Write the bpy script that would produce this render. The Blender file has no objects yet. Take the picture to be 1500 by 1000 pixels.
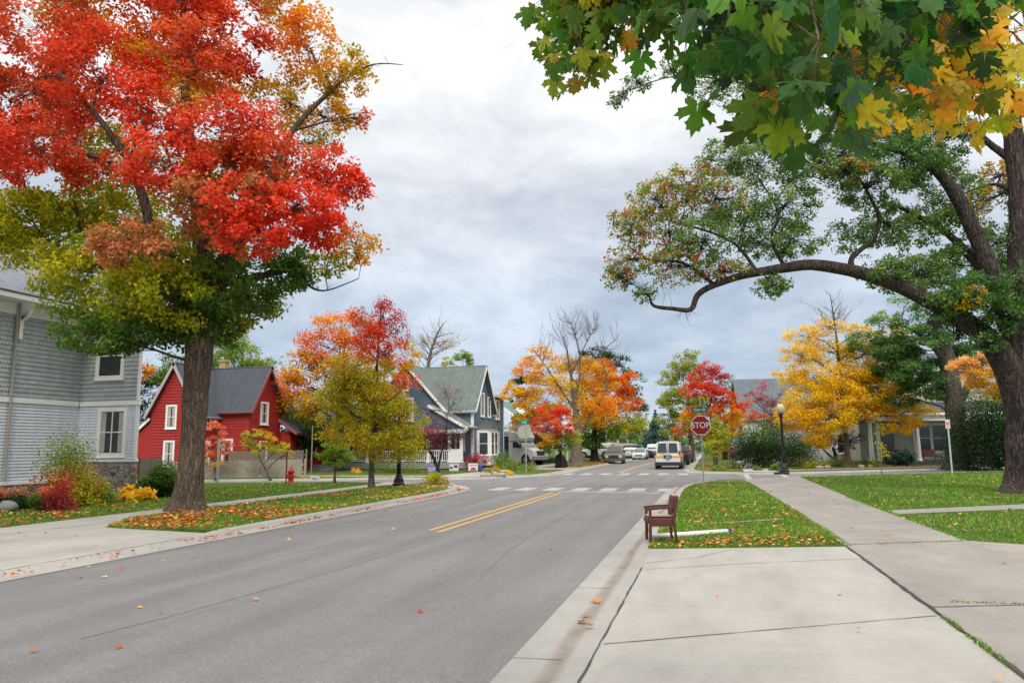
import bpy, math, random
import numpy as np
from mathutils import Vector, Matrix, noise
R = math.radians
random.seed(11); rng = np.random.default_rng(11)
sc = bpy.context.scene
col = sc.collection
# ------------------------------------------------------------------ camera
FPX, CAMH, ROLL, PITCH, YAW = 1083.0, 1.7, 0.010, R(8.138), R(14.673)
CR = Matrix.Rotation(YAW, 3, 'Z') @ Matrix.Rotation(math.pi/2 + PITCH, 3, 'X') @ Matrix.Rotation(-ROLL, 3, 'Z')
cd = bpy.data.cameras.new('camera'); cam = bpy.data.objects.new('camera', cd); col.objects.link(cam)
cd.sensor_width = 36; cd.lens = 36*FPX/1500; cd.clip_start = 0.05; cd.clip_end = 3000
cam.matrix_world = Matrix.Translation((0, 0, CAMH)) @ CR.to_4x4()
sc.camera = cam
FWD = Vector((-math.sin(YAW), math.cos(YAW), 0))
# ------------------------------------------------------------------ sky, sun, exposure
SUN_EL, SUN_AZ = R(46), R(162)
w = bpy.data.worlds.new('World'); sc.world = w; w.use_nodes = True
nt = w.node_tree; nt.nodes.clear()
class NT:
    def __init__(s, nt): s.nt = nt
    def n(s, t, **k):
        x = s.nt.nodes.new(t)
        ins = k.pop('ins', {})
        for a, b in k.items(): setattr(x, a, b)
        for a, b in ins.items():
            if isinstance(b, bpy.types.NodeSocket): s.nt.links.new(b, x.inputs[a])
            else: x.inputs[a].default_value = b
        return x
    def l(s, a, b): s.nt.links.new(a, b)
    def m(s, op, a, b=0.0, c=0.0):
        x = s.nt.nodes.new('ShaderNodeMath'); x.operation = op
        for i, v in enumerate((a, b, c)):
            if isinstance(v, bpy.types.NodeSocket): s.nt.links.new(v, x.inputs[i])
            else: x.inputs[i].default_value = v
        return x.outputs[0]
    def mix(s, f, a, b, bt='MIX'):
        x = s.nt.nodes.new('ShaderNodeMix'); x.data_type = 'RGBA'; x.blend_type = bt
        for i, v in ((0, f), (6, a), (7, b)):
            if isinstance(v, bpy.types.NodeSocket): s.nt.links.new(v, x.inputs[i])
            else: x.inputs[i].default_value = v if i == 0 or len(v) == 4 else (*v, 1)
        return x.outputs[2]
    def ramp(s, f, stops, interp='LINEAR'):
        x = s.nt.nodes.new('ShaderNodeValToRGB'); cr = x.color_ramp; cr.interpolation = interp
        while len(cr.elements) < len(stops): cr.elements.new(0.5)
        for e, (p, c) in zip(cr.elements, stops):
            e.position = p; e.color = c if len(c) == 4 else (*c, 1)
        s.nt.links.new(f, x.inputs[0]); return x.outputs[0]
    def noise(s, vec, scale, detail=3, rough=0.55, dist=0.0):
        x = s.n('ShaderNodeTexNoise', ins={'Vector': vec, 'Scale': scale, 'Detail': detail, 'Roughness': rough, 'Distortion': dist})
        return x.outputs['Fac']
N = NT(nt)
tc = N.n('ShaderNodeTexCoord').outputs['Generated']
sky = N.n('ShaderNodeTexSky', sky_type='NISHITA', sun_disc=False, sun_elevation=SUN_EL, sun_rotation=SUN_AZ)
sx = N.n('ShaderNodeSeparateXYZ', ins={0: tc})
z = N.m('MAXIMUM', sx.outputs[2], 0.0)
base = N.ramp(z, [(0.0, (.54, .63, .74)), (.10, (.51, .60, .72)), (.20, (.56, .64, .74)), (.30, (.69, .73, .79)), (.42, (.82, .84, .86)), (.8, (1, .99, .96))])
den = N.m('ADD', z, 0.40)
cv = N.n('ShaderNodeCombineXYZ', ins={0: N.m('DIVIDE', sx.outputs[0], den), 1: N.m('DIVIDE', sx.outputs[1], den), 2: z}).outputs[0]
n1 = N.noise(cv, 1.7, 6, .55, .5); n2 = N.noise(cv, 4.6, 7, .62, .5)
nn = N.m('ADD', N.m('MULTIPLY', n1, .58), N.m('MULTIPLY', n2, .42))
cl = N.ramp(nn, [(.37, (.72, .76, .82)), (.46, (.88, .90, .94)), (.53, (1.06, 1.06, 1.06)), (.62, (1.28, 1.25, 1.22))])
ccol = N.mix(1.0, base, cl, 'MULTIPLY')
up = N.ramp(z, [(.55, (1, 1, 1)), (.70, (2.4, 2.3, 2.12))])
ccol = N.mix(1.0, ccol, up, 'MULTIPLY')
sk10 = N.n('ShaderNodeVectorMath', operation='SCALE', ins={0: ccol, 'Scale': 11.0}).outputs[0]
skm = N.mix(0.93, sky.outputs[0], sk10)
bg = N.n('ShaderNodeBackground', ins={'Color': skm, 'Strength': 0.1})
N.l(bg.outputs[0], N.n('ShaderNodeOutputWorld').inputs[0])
sl = bpy.data.lights.new('sun', 'SUN'); sl.energy = 1.7; sl.angle = R(16); sl.color = (1, .93, .82)
so = bpy.data.objects.new('sun', sl); col.objects.link(so)
so.rotation_euler = Vector((math.sin(SUN_AZ)*math.cos(SUN_EL), math.cos(SUN_AZ)*math.cos(SUN_EL), math.sin(SUN_EL))).to_track_quat('Z', 'Y').to_euler()
sc.view_settings.view_transform = 'Standard'; sc.view_settings.look = 'None'
sc.view_settings.exposure = 0.0; sc.view_settings.gamma = 1.0
sc.cycles.max_bounces = 6; sc.cycles.diffuse_bounces = 3; sc.cycles.transmission_bounces = 3; sc.cycles.transparent_max_bounces = 4

# ------------------------------------------------------------------ measuring helpers
def ray(px, py): return CR @ Vector((px-750, 500-py, -FPX))
def at(px, py, d):
    v = ray(px, py); t = d/v.dot(FWD); return Vector((0, 0, CAMH)) + v*t
def gp(px, py, z=0.1):
    v = ray(px, py); t = (z-CAMH)/v.z; return Vector((0, 0, CAMH)) + v*t
def lin(h, k=1.0):
    if isinstance(h, str): h = tuple(int(h[i:i+2], 16)/255 for i in (0, 2, 4))
    return tuple((c/12.92 if c <= .04045 else ((c+.055)/1.055)**2.4)*k for c in h)
# ------------------------------------------------------------------ materials
MATS = {}
def mat(name, colr, rough=.7, var=.12, vs=3.0, bump=0.0, bs=40.0, metal=0.0, spec=.4, extra=None):
    if name in MATS: return MATS[name]
    m = bpy.data.materials.new(name); m.use_nodes = True; t = m.node_tree; t.nodes.clear(); n = NT(t)
    c = lin(colr) if isinstance(colr, str) else colr
    g = n.n('ShaderNodeNewGeometry').outputs['Position']
    f = n.noise(g, vs, 4, .6)
    f2 = n.noise(g, vs*9, 2, .5)
    ff = n.m('ADD', n.m('MULTIPLY', f, .65), n.m('MULTIPLY', f2, .35))
    cc = n.ramp(ff, [(.3, tuple(x*(1-var) for x in c)), (.7, tuple(min(1, x*(1+var)) for x in c))])
    if extra: cc = extra(n, g, cc)
    b = n.n('ShaderNodeBsdfPrincipled', ins={'Base Color': cc, 'Roughness': rough, 'Metallic': metal, 'Specular IOR Level': spec})
    if bump:
        bn = n.n('ShaderNodeBump', ins={'Height': n.noise(g, bs, 3, .6), 'Strength': bump, 'Distance': .02}); n.l(bn.outputs[0], b.inputs['Normal'])
    n.l(b.outputs[0], n.n('ShaderNodeOutputMaterial').inputs[0])
    MATS[name] = m; return m
def leafmat(name='leaf', veins=False, trans=.45):
    if name in MATS: return MATS[name]
    m = bpy.data.materials.new(name); m.use_nodes = True; t = m.node_tree; t.nodes.clear(); n = NT(t)
    c = n.n('ShaderNodeAttribute', attribute_name='Col').outputs['Color']
    if veins:
        uv = n.n('ShaderNodeSeparateXYZ', ins={0: n.n('ShaderNodeAttribute', attribute_name='lf').outputs['Vector']})
        x, y = uv.outputs[0], n.m('ABSOLUTE', uv.outputs[1])
        d = y
        for sx_, sy_ in ((.24, .6), (-.08, .42), (.5, .7)):
            L = math.hypot(sx_, sy_)
            q = n.m('ABSOLUTE', n.m('SUBTRACT', n.m('MULTIPLY', x, sy_/L), n.m('MULTIPLY', y, sx_/L)))
            d = n.m('MINIMUM', d, q)
        v = n.ramp(d, [(.0, (1, 1, 1)), (.022, (0, 0, 0))])
        g = n.n('ShaderNodeNewGeometry').outputs['Position']
        sp = n.ramp(n.noise(g, 38, 3, .6), [(.66, (0, 0, 0)), (.70, (1, 1, 1))])
        c = n.mix(n.m('MULTIPLY', sp, .7), c, (.10, .035, .015))
        c = n.mix(n.m('MULTIPLY', v, .22), c, (.35, .38, .12))
        vv = n.ramp(n.noise(g, 60, 3, .6), [(.3, (.8, .8, .8)), (.7, (1.15, 1.15, 1.15))])
        c = n.mix(1.0, c, vv, 'MULTIPLY')
    p = n.n('ShaderNodeBsdfPrincipled', ins={'Base Color': c, 'Roughness': .55, 'Specular IOR Level': .25})
    tr = n.n('ShaderNodeBsdfTranslucent', ins={'Color': c})
    mx = n.n('ShaderNodeMixShader', ins={0: trans, 1: p.outputs[0], 2: tr.outputs[0]})
    n.l(mx.outputs[0], n.n('ShaderNodeOutputMaterial').inputs[0]); MATS[name] = m; return m
def barkmat(name, c1, c2, s=1.0):
    if name in MATS: return MATS[name]
    m = bpy.data.materials.new(name); m.use_nodes = True; t = m.node_tree; t.nodes.clear(); n = NT(t)
    g = n.n('ShaderNodeNewGeometry').outputs['Position']
    mp = n.n('ShaderNodeMapping', ins={'Vector': g, 'Scale': (9*s, 9*s, 1.6*s)}).outputs[0]
    f = n.noise(mp, 2.2, 5, .65, .6)
    dn = n.n('ShaderNodeTexNoise', ins={'Vector': g, 'Scale': 3.5, 'Detail': 4, 'Roughness': .7}).outputs['Color']
    mp2 = n.n('ShaderNodeVectorMath', operation='ADD', ins={0: n.n('ShaderNodeMapping', ins={'Vector': g, 'Scale': (9*s, 9*s, .9*s)}).outputs[0], 1: n.n('ShaderNodeVectorMath', operation='SCALE', ins={0: dn, 'Scale': 1.6}).outputs[0]}).outputs[0]
    vo = n.n('ShaderNodeTexVoronoi', feature='DISTANCE_TO_EDGE', ins={'Vector': mp2, 'Scale': 1.5}).outputs[0]
    h = n.m('ADD', n.m('MULTIPLY', f, .7), n.m('MINIMUM', n.m('MULTIPLY', vo, 1.2), .5))
    big = n.noise(g, .9, 3, .6)
    c = n.ramp(h, [(.30, lin(c2)), (.85, lin(c1))])
    c = n.mix(1.0, c, n.ramp(big, [(.3, (.75, .78, .75)), (.7, (1.2, 1.15, 1.1))]), 'MULTIPLY')
    b = n.n('ShaderNodeBsdfPrincipled', ins={'Base Color': c, 'Roughness': .9, 'Specular IOR Level': .15})
    bn = n.n('ShaderNodeBump', ins={'Height': h, 'Strength': .9, 'Distance': .05}); n.l(bn.outputs[0], b.inputs['Normal'])
    n.l(b.outputs[0], n.n('ShaderNodeOutputMaterial').inputs[0]); MATS[name] = m; return m
# ------------------------------------------------------------------ mesh builder
ORG = {}
def link(o, parent):
    col.objects.link(o)
    if parent is not None: o.parent = parent
class MB:
    def __init__(s): s.v = []; s.f = []; s.mi = []; s.cm = 0
    def add(s, pts, faces):
        b = len(s.v); s.v += [tuple(p) for p in pts]; s.f += [tuple(b+i for i in f) for f in faces]; s.mi += [s.cm]*len(faces)
    def poly(s, pts): s.add(pts, [tuple(range(len(pts)))])
    def box8(s, p): s.add(p, [(3, 2, 1, 0), (4, 5, 6, 7), (0, 1, 5, 4), (1, 2, 6, 5), (2, 3, 7, 6), (3, 0, 4, 7)])
    def box(s, x0, x1, y0, y1, z0, z1): s.box8([(x0, y0, z0), (x1, y0, z0), (x1, y1, z0), (x0, y1, z0), (x0, y0, z1), (x1, y0, z1), (x1, y1, z1), (x0, y1, z1)])
    def wb(s, W, s0, s1, z0, z1, d0, d1):   # a box in a wall's own frame
        P, u, n = W
        q = lambda a, d, zz: (P[0]+u[0]*a+n[0]*d, P[1]+u[1]*a+n[1]*d, zz)
        s.box8([q(s0, d0, z0), q(s1, d0, z0), q(s1, d1, z0), q(s0, d1, z0), q(s0, d0, z1), q(s1, d0, z1), q(s1, d1, z1), q(s0, d1, z1)])
    def prism(s, pts, vec):
        n = len(pts); a = [Vector(p) for p in pts]; b = [p+Vector(vec) for p in a]
        s.add(a+b, [tuple(range(n))[::-1], tuple(range(n, 2*n))]+[(i, (i+1) % n, n+(i+1) % n, n+i) for i in range(n)])
    def tube(s, path, radii, n=8, cap=True, rough=0.0, flare=None):
        P = [Vector(p) for p in path]; m = len(P)
        if m < 2: return
        T = [(P[min(i+1, m-1)]-P[max(i-1, 0)]).normalized() for i in range(m)]
        a = T[0].orthogonal().normalized(); pts = []
        for i in range(m):
            a = (a - T[i]*a.dot(T[i])); a = a.normalized() if a.length > 1e-6 else T[i].orthogonal().normalized()
            b = T[i].cross(a); r = radii[i] if hasattr(radii, '__len__') else radii
            for k in range(n):
                th = 2*math.pi*k/n; dr = a*math.cos(th)+b*math.sin(th); rr = r
                if rough: rr *= 1+rough*noise.noise(Vector((dr.x*2.2+P[i].x*3, dr.y*2.2, P[i].z*1.1)))+rough*.6*noise.noise(Vector((dr.x*6, dr.y*6, P[i].z*2.3)))
                if flare: rr *= flare(i, th, P[i])
                pts.append(P[i]+dr*rr)
        fs = [(i*n+k, i*n+(k+1) % n, (i+1)*n+(k+1) % n, (i+1)*n+k) for i in range(m-1) for k in range(n)]
        if cap: fs += [tuple(range(n))[::-1], tuple(range((m-1)*n, m*n))]
        s.add(pts, fs)
    def lathe(s, c, prof, n=16, sq=None):   # prof: (r, z)
        c = Vector(c); pts = [c+Vector((r*math.cos(2*math.pi*k/n), r*math.sin(2*math.pi*k/n), zz)) for r, zz in prof for k in range(n)]
        m = len(prof)
        s.add(pts, [(i*n+k, i*n+(k+1) % n, (i+1)*n+(k+1) % n, (i+1)*n+k) for i in range(m-1) for k in range(n)]+[tuple(range(n))[::-1], tuple(range((m-1)*n, m*n))])
    def blob(s, c, r, seed=0, k=.25, ns=10, nr=7):
        c = Vector(c); pts = []
        for i in range(nr):
            ph = math.pi*(i/(nr-1)-.5)
            for j in range(ns):
                th = 2*math.pi*j/ns; d = Vector((math.cos(ph)*math.cos(th), math.cos(ph)*math.sin(th), math.sin(ph)))
                q = 1+k*noise.noise(d*1.4+Vector((seed*7.1, seed, 0))); pts.append(c+Vector((d.x*r[0], d.y*r[1], d.z*r[2]))*q)
        s.add(pts, [(i*ns+j, i*ns+(j+1) % ns, (i+1)*ns+(j+1) % ns, (i+1)*ns+j) for i in range(nr-1) for j in range(ns)])
    def build(s, name, m, parent=None, smooth=False):
        me = bpy.data.meshes.new(name); org = ORG.get(parent.name, Vector()) if parent else Vector()
        me.from_pydata([tuple(Vector(v)-org) for v in s.v], [], s.f)
        for x in (m if isinstance(m, (list, tuple)) else [m]): me.materials.append(x)
        if any(s.mi): me.polygons.foreach_set('material_index', s.mi)
        if smooth: me.polygons.foreach_set('use_smooth', [True]*len(s.f))
        me.update(); o = bpy.data.objects.new(name, me); link(o, parent); ORG[o.name] = org; return o
def tag(o, label, cat, group=None):
    o['label'] = label; o['category'] = cat
    if group: o['group'] = group
    return o
def struct(o): o['kind'] = 'structure'; return o
def stuff(o): o['kind'] = 'stuff'; return o
def thing(name, label, cat, loc, group=None):
    e = bpy.data.objects.new(name, None); e.empty_display_size = .3; e.location = loc; col.objects.link(e); ORG[e.name] = Vector(loc)
    return tag(e, label, cat, group)
def mesh_np(name, V, F, m, parent=None, colv=None, lf=None, tot=None):
    """V (n,3); F flat loop indices; tot verts per face."""
    org = np.array(ORG.get(parent.name, Vector())) if parent else np.zeros(3)
    me = bpy.data.meshes.new(name); me.vertices.add(len(V)); me.vertices.foreach_set('co', (V-org).astype(np.float32).ravel())
    me.loops.add(len(F)); me.loops.foreach_set('vertex_index', F.astype(np.int32))
    tot = np.asarray(tot, dtype=np.int32); st = np.concatenate([[0], np.cumsum(tot)[:-1]]).astype(np.int32)
    me.polygons.add(len(tot)); me.polygons.foreach_set('loop_start', st); me.polygons.foreach_set('loop_total', tot)
    if colv is not None:
        a = me.attributes.new('Col', 'FLOAT_COLOR', 'POINT'); a.data.foreach_set('color', np.concatenate([colv, np.ones((len(colv), 1))], 1).astype(np.float32).ravel())
    if lf is not None:
        a = me.attributes.new('lf', 'FLOAT_VECTOR', 'POINT'); a.data.foreach_set('vector', lf.astype(np.float32).ravel())
    me.materials.append(m); me.update(calc_edges=True); me.validate()
    o = bpy.data.objects.new(name, me); link(o, parent); ORG[o.name] = Vector(org); return o
# leaf outlines: x along the leaf, y across, z fold
T_OVAL = (np.array([(0, 0, 0), (.45, .34, .07), (1, 0, -.06), (.45, -.34, .07)]), [(0, 1, 2, 3)])
T_STAR = (np.array([(0, 0, 0), (.02, .36, .08), (.24, .24, .03), (.46, .50, .10), (.55, .18, .02), (1, 0, -.08), (.55, -.18, .02), (.46, -.5, .1), (.24, -.24, .03), (.02, -.36, .08)]), [tuple(range(10))])
_h = [(-.0, .02), (-.1, .14), (-.06, .26), (-.08, .42), (.06, .40), (.14, .30), (.22, .46), (.24, .60), (.36, .58), (.50, .70), (.50, .54), (.60, .50), (.50, .38), (.42, .20), (.58, .26), (.62, .34), (.70, .24), (.82, .22), (.80, .10), (1.0, 0)]
_z = lambda x, y: .22*abs(y)-.36*x*x-.50*y*y+.05*math.sin(9*x+4)*abs(y)*2
T_MAPLE = (np.array([(x, y, _z(x, y)) for x, y in _h]+[(x, -y, _z(x, y)) for x, y in _h[:-1]]+[(.3, 0, -.02), (.65, 0, -.09)]),
           [tuple(range(20))+(40, 39), (39, 40, 19)+tuple(range(38, 19, -1))])
def leaf_mesh(name, P, size, cols, parent, mt, tmpl=T_OVAL, outdir=None, upb=.6, droop=.3, hang=0.0, lf=False, nrm=None, tip=None):
    n = len(P); t, faces = tmpl
    nr = rng.normal(size=(n, 3))*.55 if nrm is None else nrm
    if nrm is None:
        nr[:, 2] += upb
        if outdir is not None: nr += outdir*.45
    nr /= np.linalg.norm(nr, axis=1, keepdims=True)+1e-9
    td = rng.normal(size=(n, 3)) if tip is None else tip
    if tip is None: td[:, 2] -= droop
    td -= nr*(td*nr).sum(1, keepdims=True); td /= np.linalg.norm(td, axis=1, keepdims=True)+1e-9
    bt = np.cross(nr, td); s = np.asarray(size).reshape(-1, 1)*np.ones((n, 1))
    V = P[:, None, :]+s[:, :, None]*(t[None, :, 0:1]*td[:, None]+t[None, :, 1:2]*bt[:, None]+t[None, :, 2:3]*nr[:, None])
    k = len(t); V = V.reshape(-1, 3); base_ = (np.arange(n)*k)[:, None]
    loops = np.concatenate([np.array(f) for f in faces]); F = (base_+loops[None]).ravel()
    tot = np.tile([len(f) for f in faces], n); C = np.repeat(cols, k, axis=0)
    return mesh_np(name, V, F, mt, parent, C, np.tile(t, (n, 1)) if lf else None, tot)
PAL = dict(
 R='dc4a2c cf3c22 e65e38 bc3420 d85030', RO='dc5c34 e26c3c cc5030 d66436 c87040', RB='e44428 e85432 d43a22', O='e88a1e dc7a18 f09a2c e07018 e8861e', OR='d46620 dc7824 c85a1e e07c28 d4701e',
 OG='b8901e 98901e cc8a1e a88020 c49a24', OY='dc9c1e d08a1c c09420 b08c20', Y='f4c020 ecb41c e4ac22 dcae26 f4c832', YO='ecb022 e4a41c f0b828 dca420', G='607a22 527020 74862a 8a8e2c 66802a',
 GD='4a6a24 3c5c20 5e7628 526c28', GY='8c901a 9c981c 748618 aaa01e', YG='b4b430 a2aa2a c4b836 8c9c26', PG='b87048 a8643c 8a7434 c07c50 987038', GL='88a042 9cb04c 7a9640', GB='4a6c36 587c40 3e5e2e 66884a',
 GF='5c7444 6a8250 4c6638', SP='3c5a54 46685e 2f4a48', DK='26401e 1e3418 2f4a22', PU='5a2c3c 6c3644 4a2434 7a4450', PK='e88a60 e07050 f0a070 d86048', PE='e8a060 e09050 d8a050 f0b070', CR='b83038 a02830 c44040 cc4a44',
 OL='a89a20 8c9420 b4a428 989018 c08c24 7c8a20', LM='9aa82a b0b834 889c24 a8a030', OK='5c7a3c 6c8a48 4c6c32 7e9650', OKM='7a8a38 58743a a89a3a 6a8040 b04a34 5c7a3c b0a040', MR='90303c b04048 7a2834', TW='b8a070 a09060')
PALN = {k: np.array([[min(.94, q) for q in lin(h, {'LM': 1.05, 'YG': 1.15, 'Y': 1.25, 'YO': 1.3, 'GY': 1.55, 'G': 1.5, 'GL': 1.1}.get(k, 1.15 if k in ('R', 'RB', 'RO', 'CR', 'MR', 'PK', 'PU', 'DK', 'OR') else 1.45))] for h in v.split()]) for k, v in PAL.items()}
def crown(name, parent, subs, n, size, tmpl=T_OVAL, mt=None, upb=.6, flat=.5, jit=.18):
    """subs: list of (centre, radius, palette, weight, outdir)"""
    wts = np.array([s[1]**2*s[3] for s in subs]); cnt = np.maximum(3, (wts/wts.sum()*n).astype(int))
    Ps, Cs, Os = [], [], []
    for (c, r, pal, wt, od), k in zip(subs, cnt):
        p = rng.normal(size=(k, 3)); ln = np.linalg.norm(p, axis=1, keepdims=True); p = p/ln*(rng.random((k, 1))**.45)*r
        p[:, 2] *= flat; p[:, 2] -= (p[:, 0]**2+p[:, 1]**2)/max(r, .01)*.18
        Ps.append(p+np.array(c)); pl = PALN[pal]; bi = rng.integers(len(pl)); idx = np.where(rng.random(k) < .55, bi, rng.integers(0, len(pl), k))
        Cs.append(pl[idx]*(1+rng.normal(size=(k, 1))*jit).clip(.5, 1.5)); Os.append(np.tile(np.array(od), (k, 1)))
    P = np.concatenate(Ps); C = np.concatenate(Cs).clip(.003, .95); O = np.concatenate(Os)
    return leaf_mesh(name, P, size*(.7+.6*rng.random(len(P))), C, parent, mt or leafmat(), tmpl, O, upb)
def smooth_path(pts, k=4):
    P = [Vector(p[0]) for p in pts]; r = [p[1] for p in pts]; out = []
    for i in range(len(P)-1):
        a, b, c, d = P[max(i-1, 0)], P[i], P[i+1], P[min(i+2, len(P)-1)]
        for j in range(k):
            t = j/k; out.append((.5*((2*b)+(c-a)*t+(2*a-5*b+4*c-d)*t*t+(3*b-a-3*c+d)*t**3), r[i]*(1-t)+r[i+1]*t))
    out.append((P[-1], r[-1])); return out
def wig(a, b, r0, r1, n=4, amp=.12, lift=.0):
    L = (b-a).length; out = []
    off = Vector((random.uniform(-1, 1), random.uniform(-1, 1), random.uniform(-.6, .6)))*L*amp
    for i in range(n+1):
        t = i/n; out.append((a.lerp(b, t)+off*math.sin(math.pi*t)+Vector((0, 0, lift*L*math.sin(math.pi*t)))+Vector((random.uniform(-1, 1), random.uniform(-1, 1), random.uniform(-1, 1)))*L*.03*(0 < i < n), r0*(1-t)**1.0+r1*t)); 
    return out
def tree(name, label, cat, d, trunk, blobs, n, size, bark, limbs=(), group=None, dr=.9, sub=1.0, subr=.46, base=None, twig=True, flat=.5, flare=True, tmpl=T_OVAL, jit=.18, fill=.5, lr=.3, upb=.6, sides=10, cname='crown', bare=(), ext=.95, wj=.4, asc=.35):
    """trunk: (px, py, radius m); limbs: lists of (px, py, r[, dd]); blobs: (px, py, rx, ry, pal[, dd, dens]) in photo pixels at distance d"""
    tp = [(at(p[0], p[1], d+(p[3] if len(p) > 3 else 0)), p[2]) for p in trunk]
    tp[0][0].z = min(tp[0][0].z, .1) if base is None else base
    loc = Vector((tp[0][0].x, tp[0][0].y, tp[0][0].z)); th = thing(name, label, cat, loc, group)
    sp = smooth_path(tp, 5)
    sp.insert(0, (sp[0][0]-Vector((0, 0, .25)), sp[0][1]))
    mb = MB(); z0 = loc.z
    def fl(i, a, p):
        if not flare: return 1
        h = max(0, p.z-z0); return 1+(.55+.22*math.sin(a*5+1))*math.exp(-h/.28)
    mb.tube([p for p, r in sp], [r for p, r in sp], 22 if tp[0][1] > .25 else sides, rough=.12, flare=fl)
    skel = [(p, r) for p, r in sp[len(sp)//3:]]
    lb = MB()
    for L in limbs:
        lp = smooth_path([(at(q[0], q[1], d+(q[3] if len(q) > 3 else 0)), q[2]) for q in L], 4)
        (mb if L[0][2] > .12 else lb).tube([p for p, r in lp], [r for p, r in lp], 12 if L[0][2] > .12 else 6, rough=.1)
        skel += lp[1:]
    subs = []
    cz = [at(b[0], b[1], d).z for b in blobs]
    ctr = sum((at(b[0], b[1], d+(b[5] if len(b) > 5 else 0)) for b in blobs), Vector())/max(1, len(blobs))
    for b in blobs:
        dd = b[5] if len(b) > 5 else 0; den = b[6] if len(b) > 6 else 1.0
        C = at(b[0], b[1], d+dd); k = (d+dd)/FPX; rx, rz = b[2]*k, b[3]*k; ry = rx*dr
        d0 = min((q[0]-C).length for q in skel); Q = C-Vector((0, 0, asc*d0)); cand = sorted(skel, key=lambda q: (q[0]-Q).length+(2.0*max(0, q[0].z-C.z+rz*.3)))
        A, ra = cand[0]
        if (A-C).length > .15:
            lp = wig(A, C, min(ra*.7, .014+(A-C).length*.016), .014, 6, .12, .06)
            lb.tube([p for p, r in lp], [r for p, r in lp], 6, cap=False, rough=.05)
        else: lp = [(A, ra), (C, .02)]
        M = max(3, int(sub*10*(rx*rz*ry)**(1/3.)/(max(.3, (rx*rz)**.5)*subr*2.2)*.9))
        M = max(5, int(sub*17))
        sr = (rx*ry*rz)**(1/3.)*subr
        for j in range(M):
            v = Vector((random.gauss(0, 1), random.gauss(0, 1), random.gauss(0, 1))).normalized()*random.uniform(.35, 1)**fill
            S = C+Vector((v.x*rx*ext, v.y*ry*ext, v.z*rz*ext)); od = (S-ctr).normalized()
            subs.append((S, sr*random.uniform(.7, 1.3), b[4], den*(random.uniform(1-wj, 1+wj) if wj else 1), od))
            if twig:
                a0 = lp[random.randint(len(lp)//2, len(lp)-1)][0]
                tw = wig(a0, S, .009+.003*sr, .003, 3, .15, .03); lb.tube([p for p, r in tw], [r for p, r in tw], 4, cap=False)
    for b in bare:   # leafless twiggy sprays: (px, py, rx, ry, n, dd)
        dd = b[5]; k = (d+dd)/FPX; C = at(b[0], b[1], d+dd)
        A, ra = min(skel, key=lambda q: (q[0]-C).length+2*max(0, q[0].z-C.z))
        for j in range(b[4]):
            S = C+Vector((random.gauss(0, .5)*b[2]*k, random.gauss(0, .5)*b[2]*k*.7, random.gauss(0, .5)*b[3]*k))
            d0 = min((q[0]-S).length for q in skel); A2 = min(skel, key=lambda q: (q[0]-S+Vector((0, 0, .9*d0))).length+1.5*max(0, q[0].z-S.z))[0]
            tw = wig(A2, S, .009*k*40, .003*k*40, 5, .12, .02); lb.tube([p for p, r in tw], [r for p, r in tw], 4, cap=False)
            for q in range(4):
                p0 = tw[random.randint(2, 5)][0]; S2 = p0+(S-A2).normalized()*random.uniform(.3, .9)*b[2]*k*.5+Vector((random.gauss(0, .25), random.gauss(0, .25), random.gauss(.25, .25)))*b[2]*k*.6
                tq = wig(p0, S2, .0045*k*40, .0022*k*40, 3, .15); lb.tube([p for p, r in tq], [r for p, r in tq], 3, cap=False)
    mb.build('trunk', bark, th, True)
    if lb.v: lb.build('branch', bark, th, True)['kind'] = 'stuff'
    if subs: crown(cname, th, subs, n, size, tmpl, flat=flat, jit=jit, upb=upb)
    return th
def shrub(name, label, cat, px, py, d, wpx, hpx, pals, n, size, z0=.1, group=None, cname='foliage', flat=.8, upb=.4, tmpl=T_OVAL, dr=.9, ns=26, stems=True):
    k = d/FPX; B = at(px, py, d); B.z = z0; th = thing(name, label, cat, B, group)
    rx, rz = wpx*k/2, hpx*k; subs = []; mb = MB()
    for j in range(ns):
        a = random.uniform(0, 2*math.pi); rr = math.sqrt(random.uniform(.0, 1)); ph = random.uniform(.12, .86)
        x, y = rr*math.cos(a), rr*math.sin(a); hz = math.sqrt(max(.04, 1-rr*rr*.85))*ph
        S = B+Vector((x*rx*.8, y*rx*dr*.8, hz*rz*1.0)); f = hz
        pal = pals[min(len(pals)-1, int(f*len(pals)+random.uniform(-.3, .3)) if len(pals) > 1 else 0)] if isinstance(pals, (list, tuple)) else pals
        subs.append((S, max(rx, rz)*.32*random.uniform(.7, 1.2), pal, 1, (S-B).normalized()))
        if stems: tw = wig(B, S, .012, .004, 3, .12); mb.tube([p for p, r in tw], [r for p, r in tw], 4, cap=False)
    if stems: mb.build('stem', barkmat('bark_shrub', '6a5a4a', '3a3028'), th)['kind'] = 'stuff'
    crown(cname, th, subs, n, size, tmpl, flat=flat, upb=upb); return th
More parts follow.
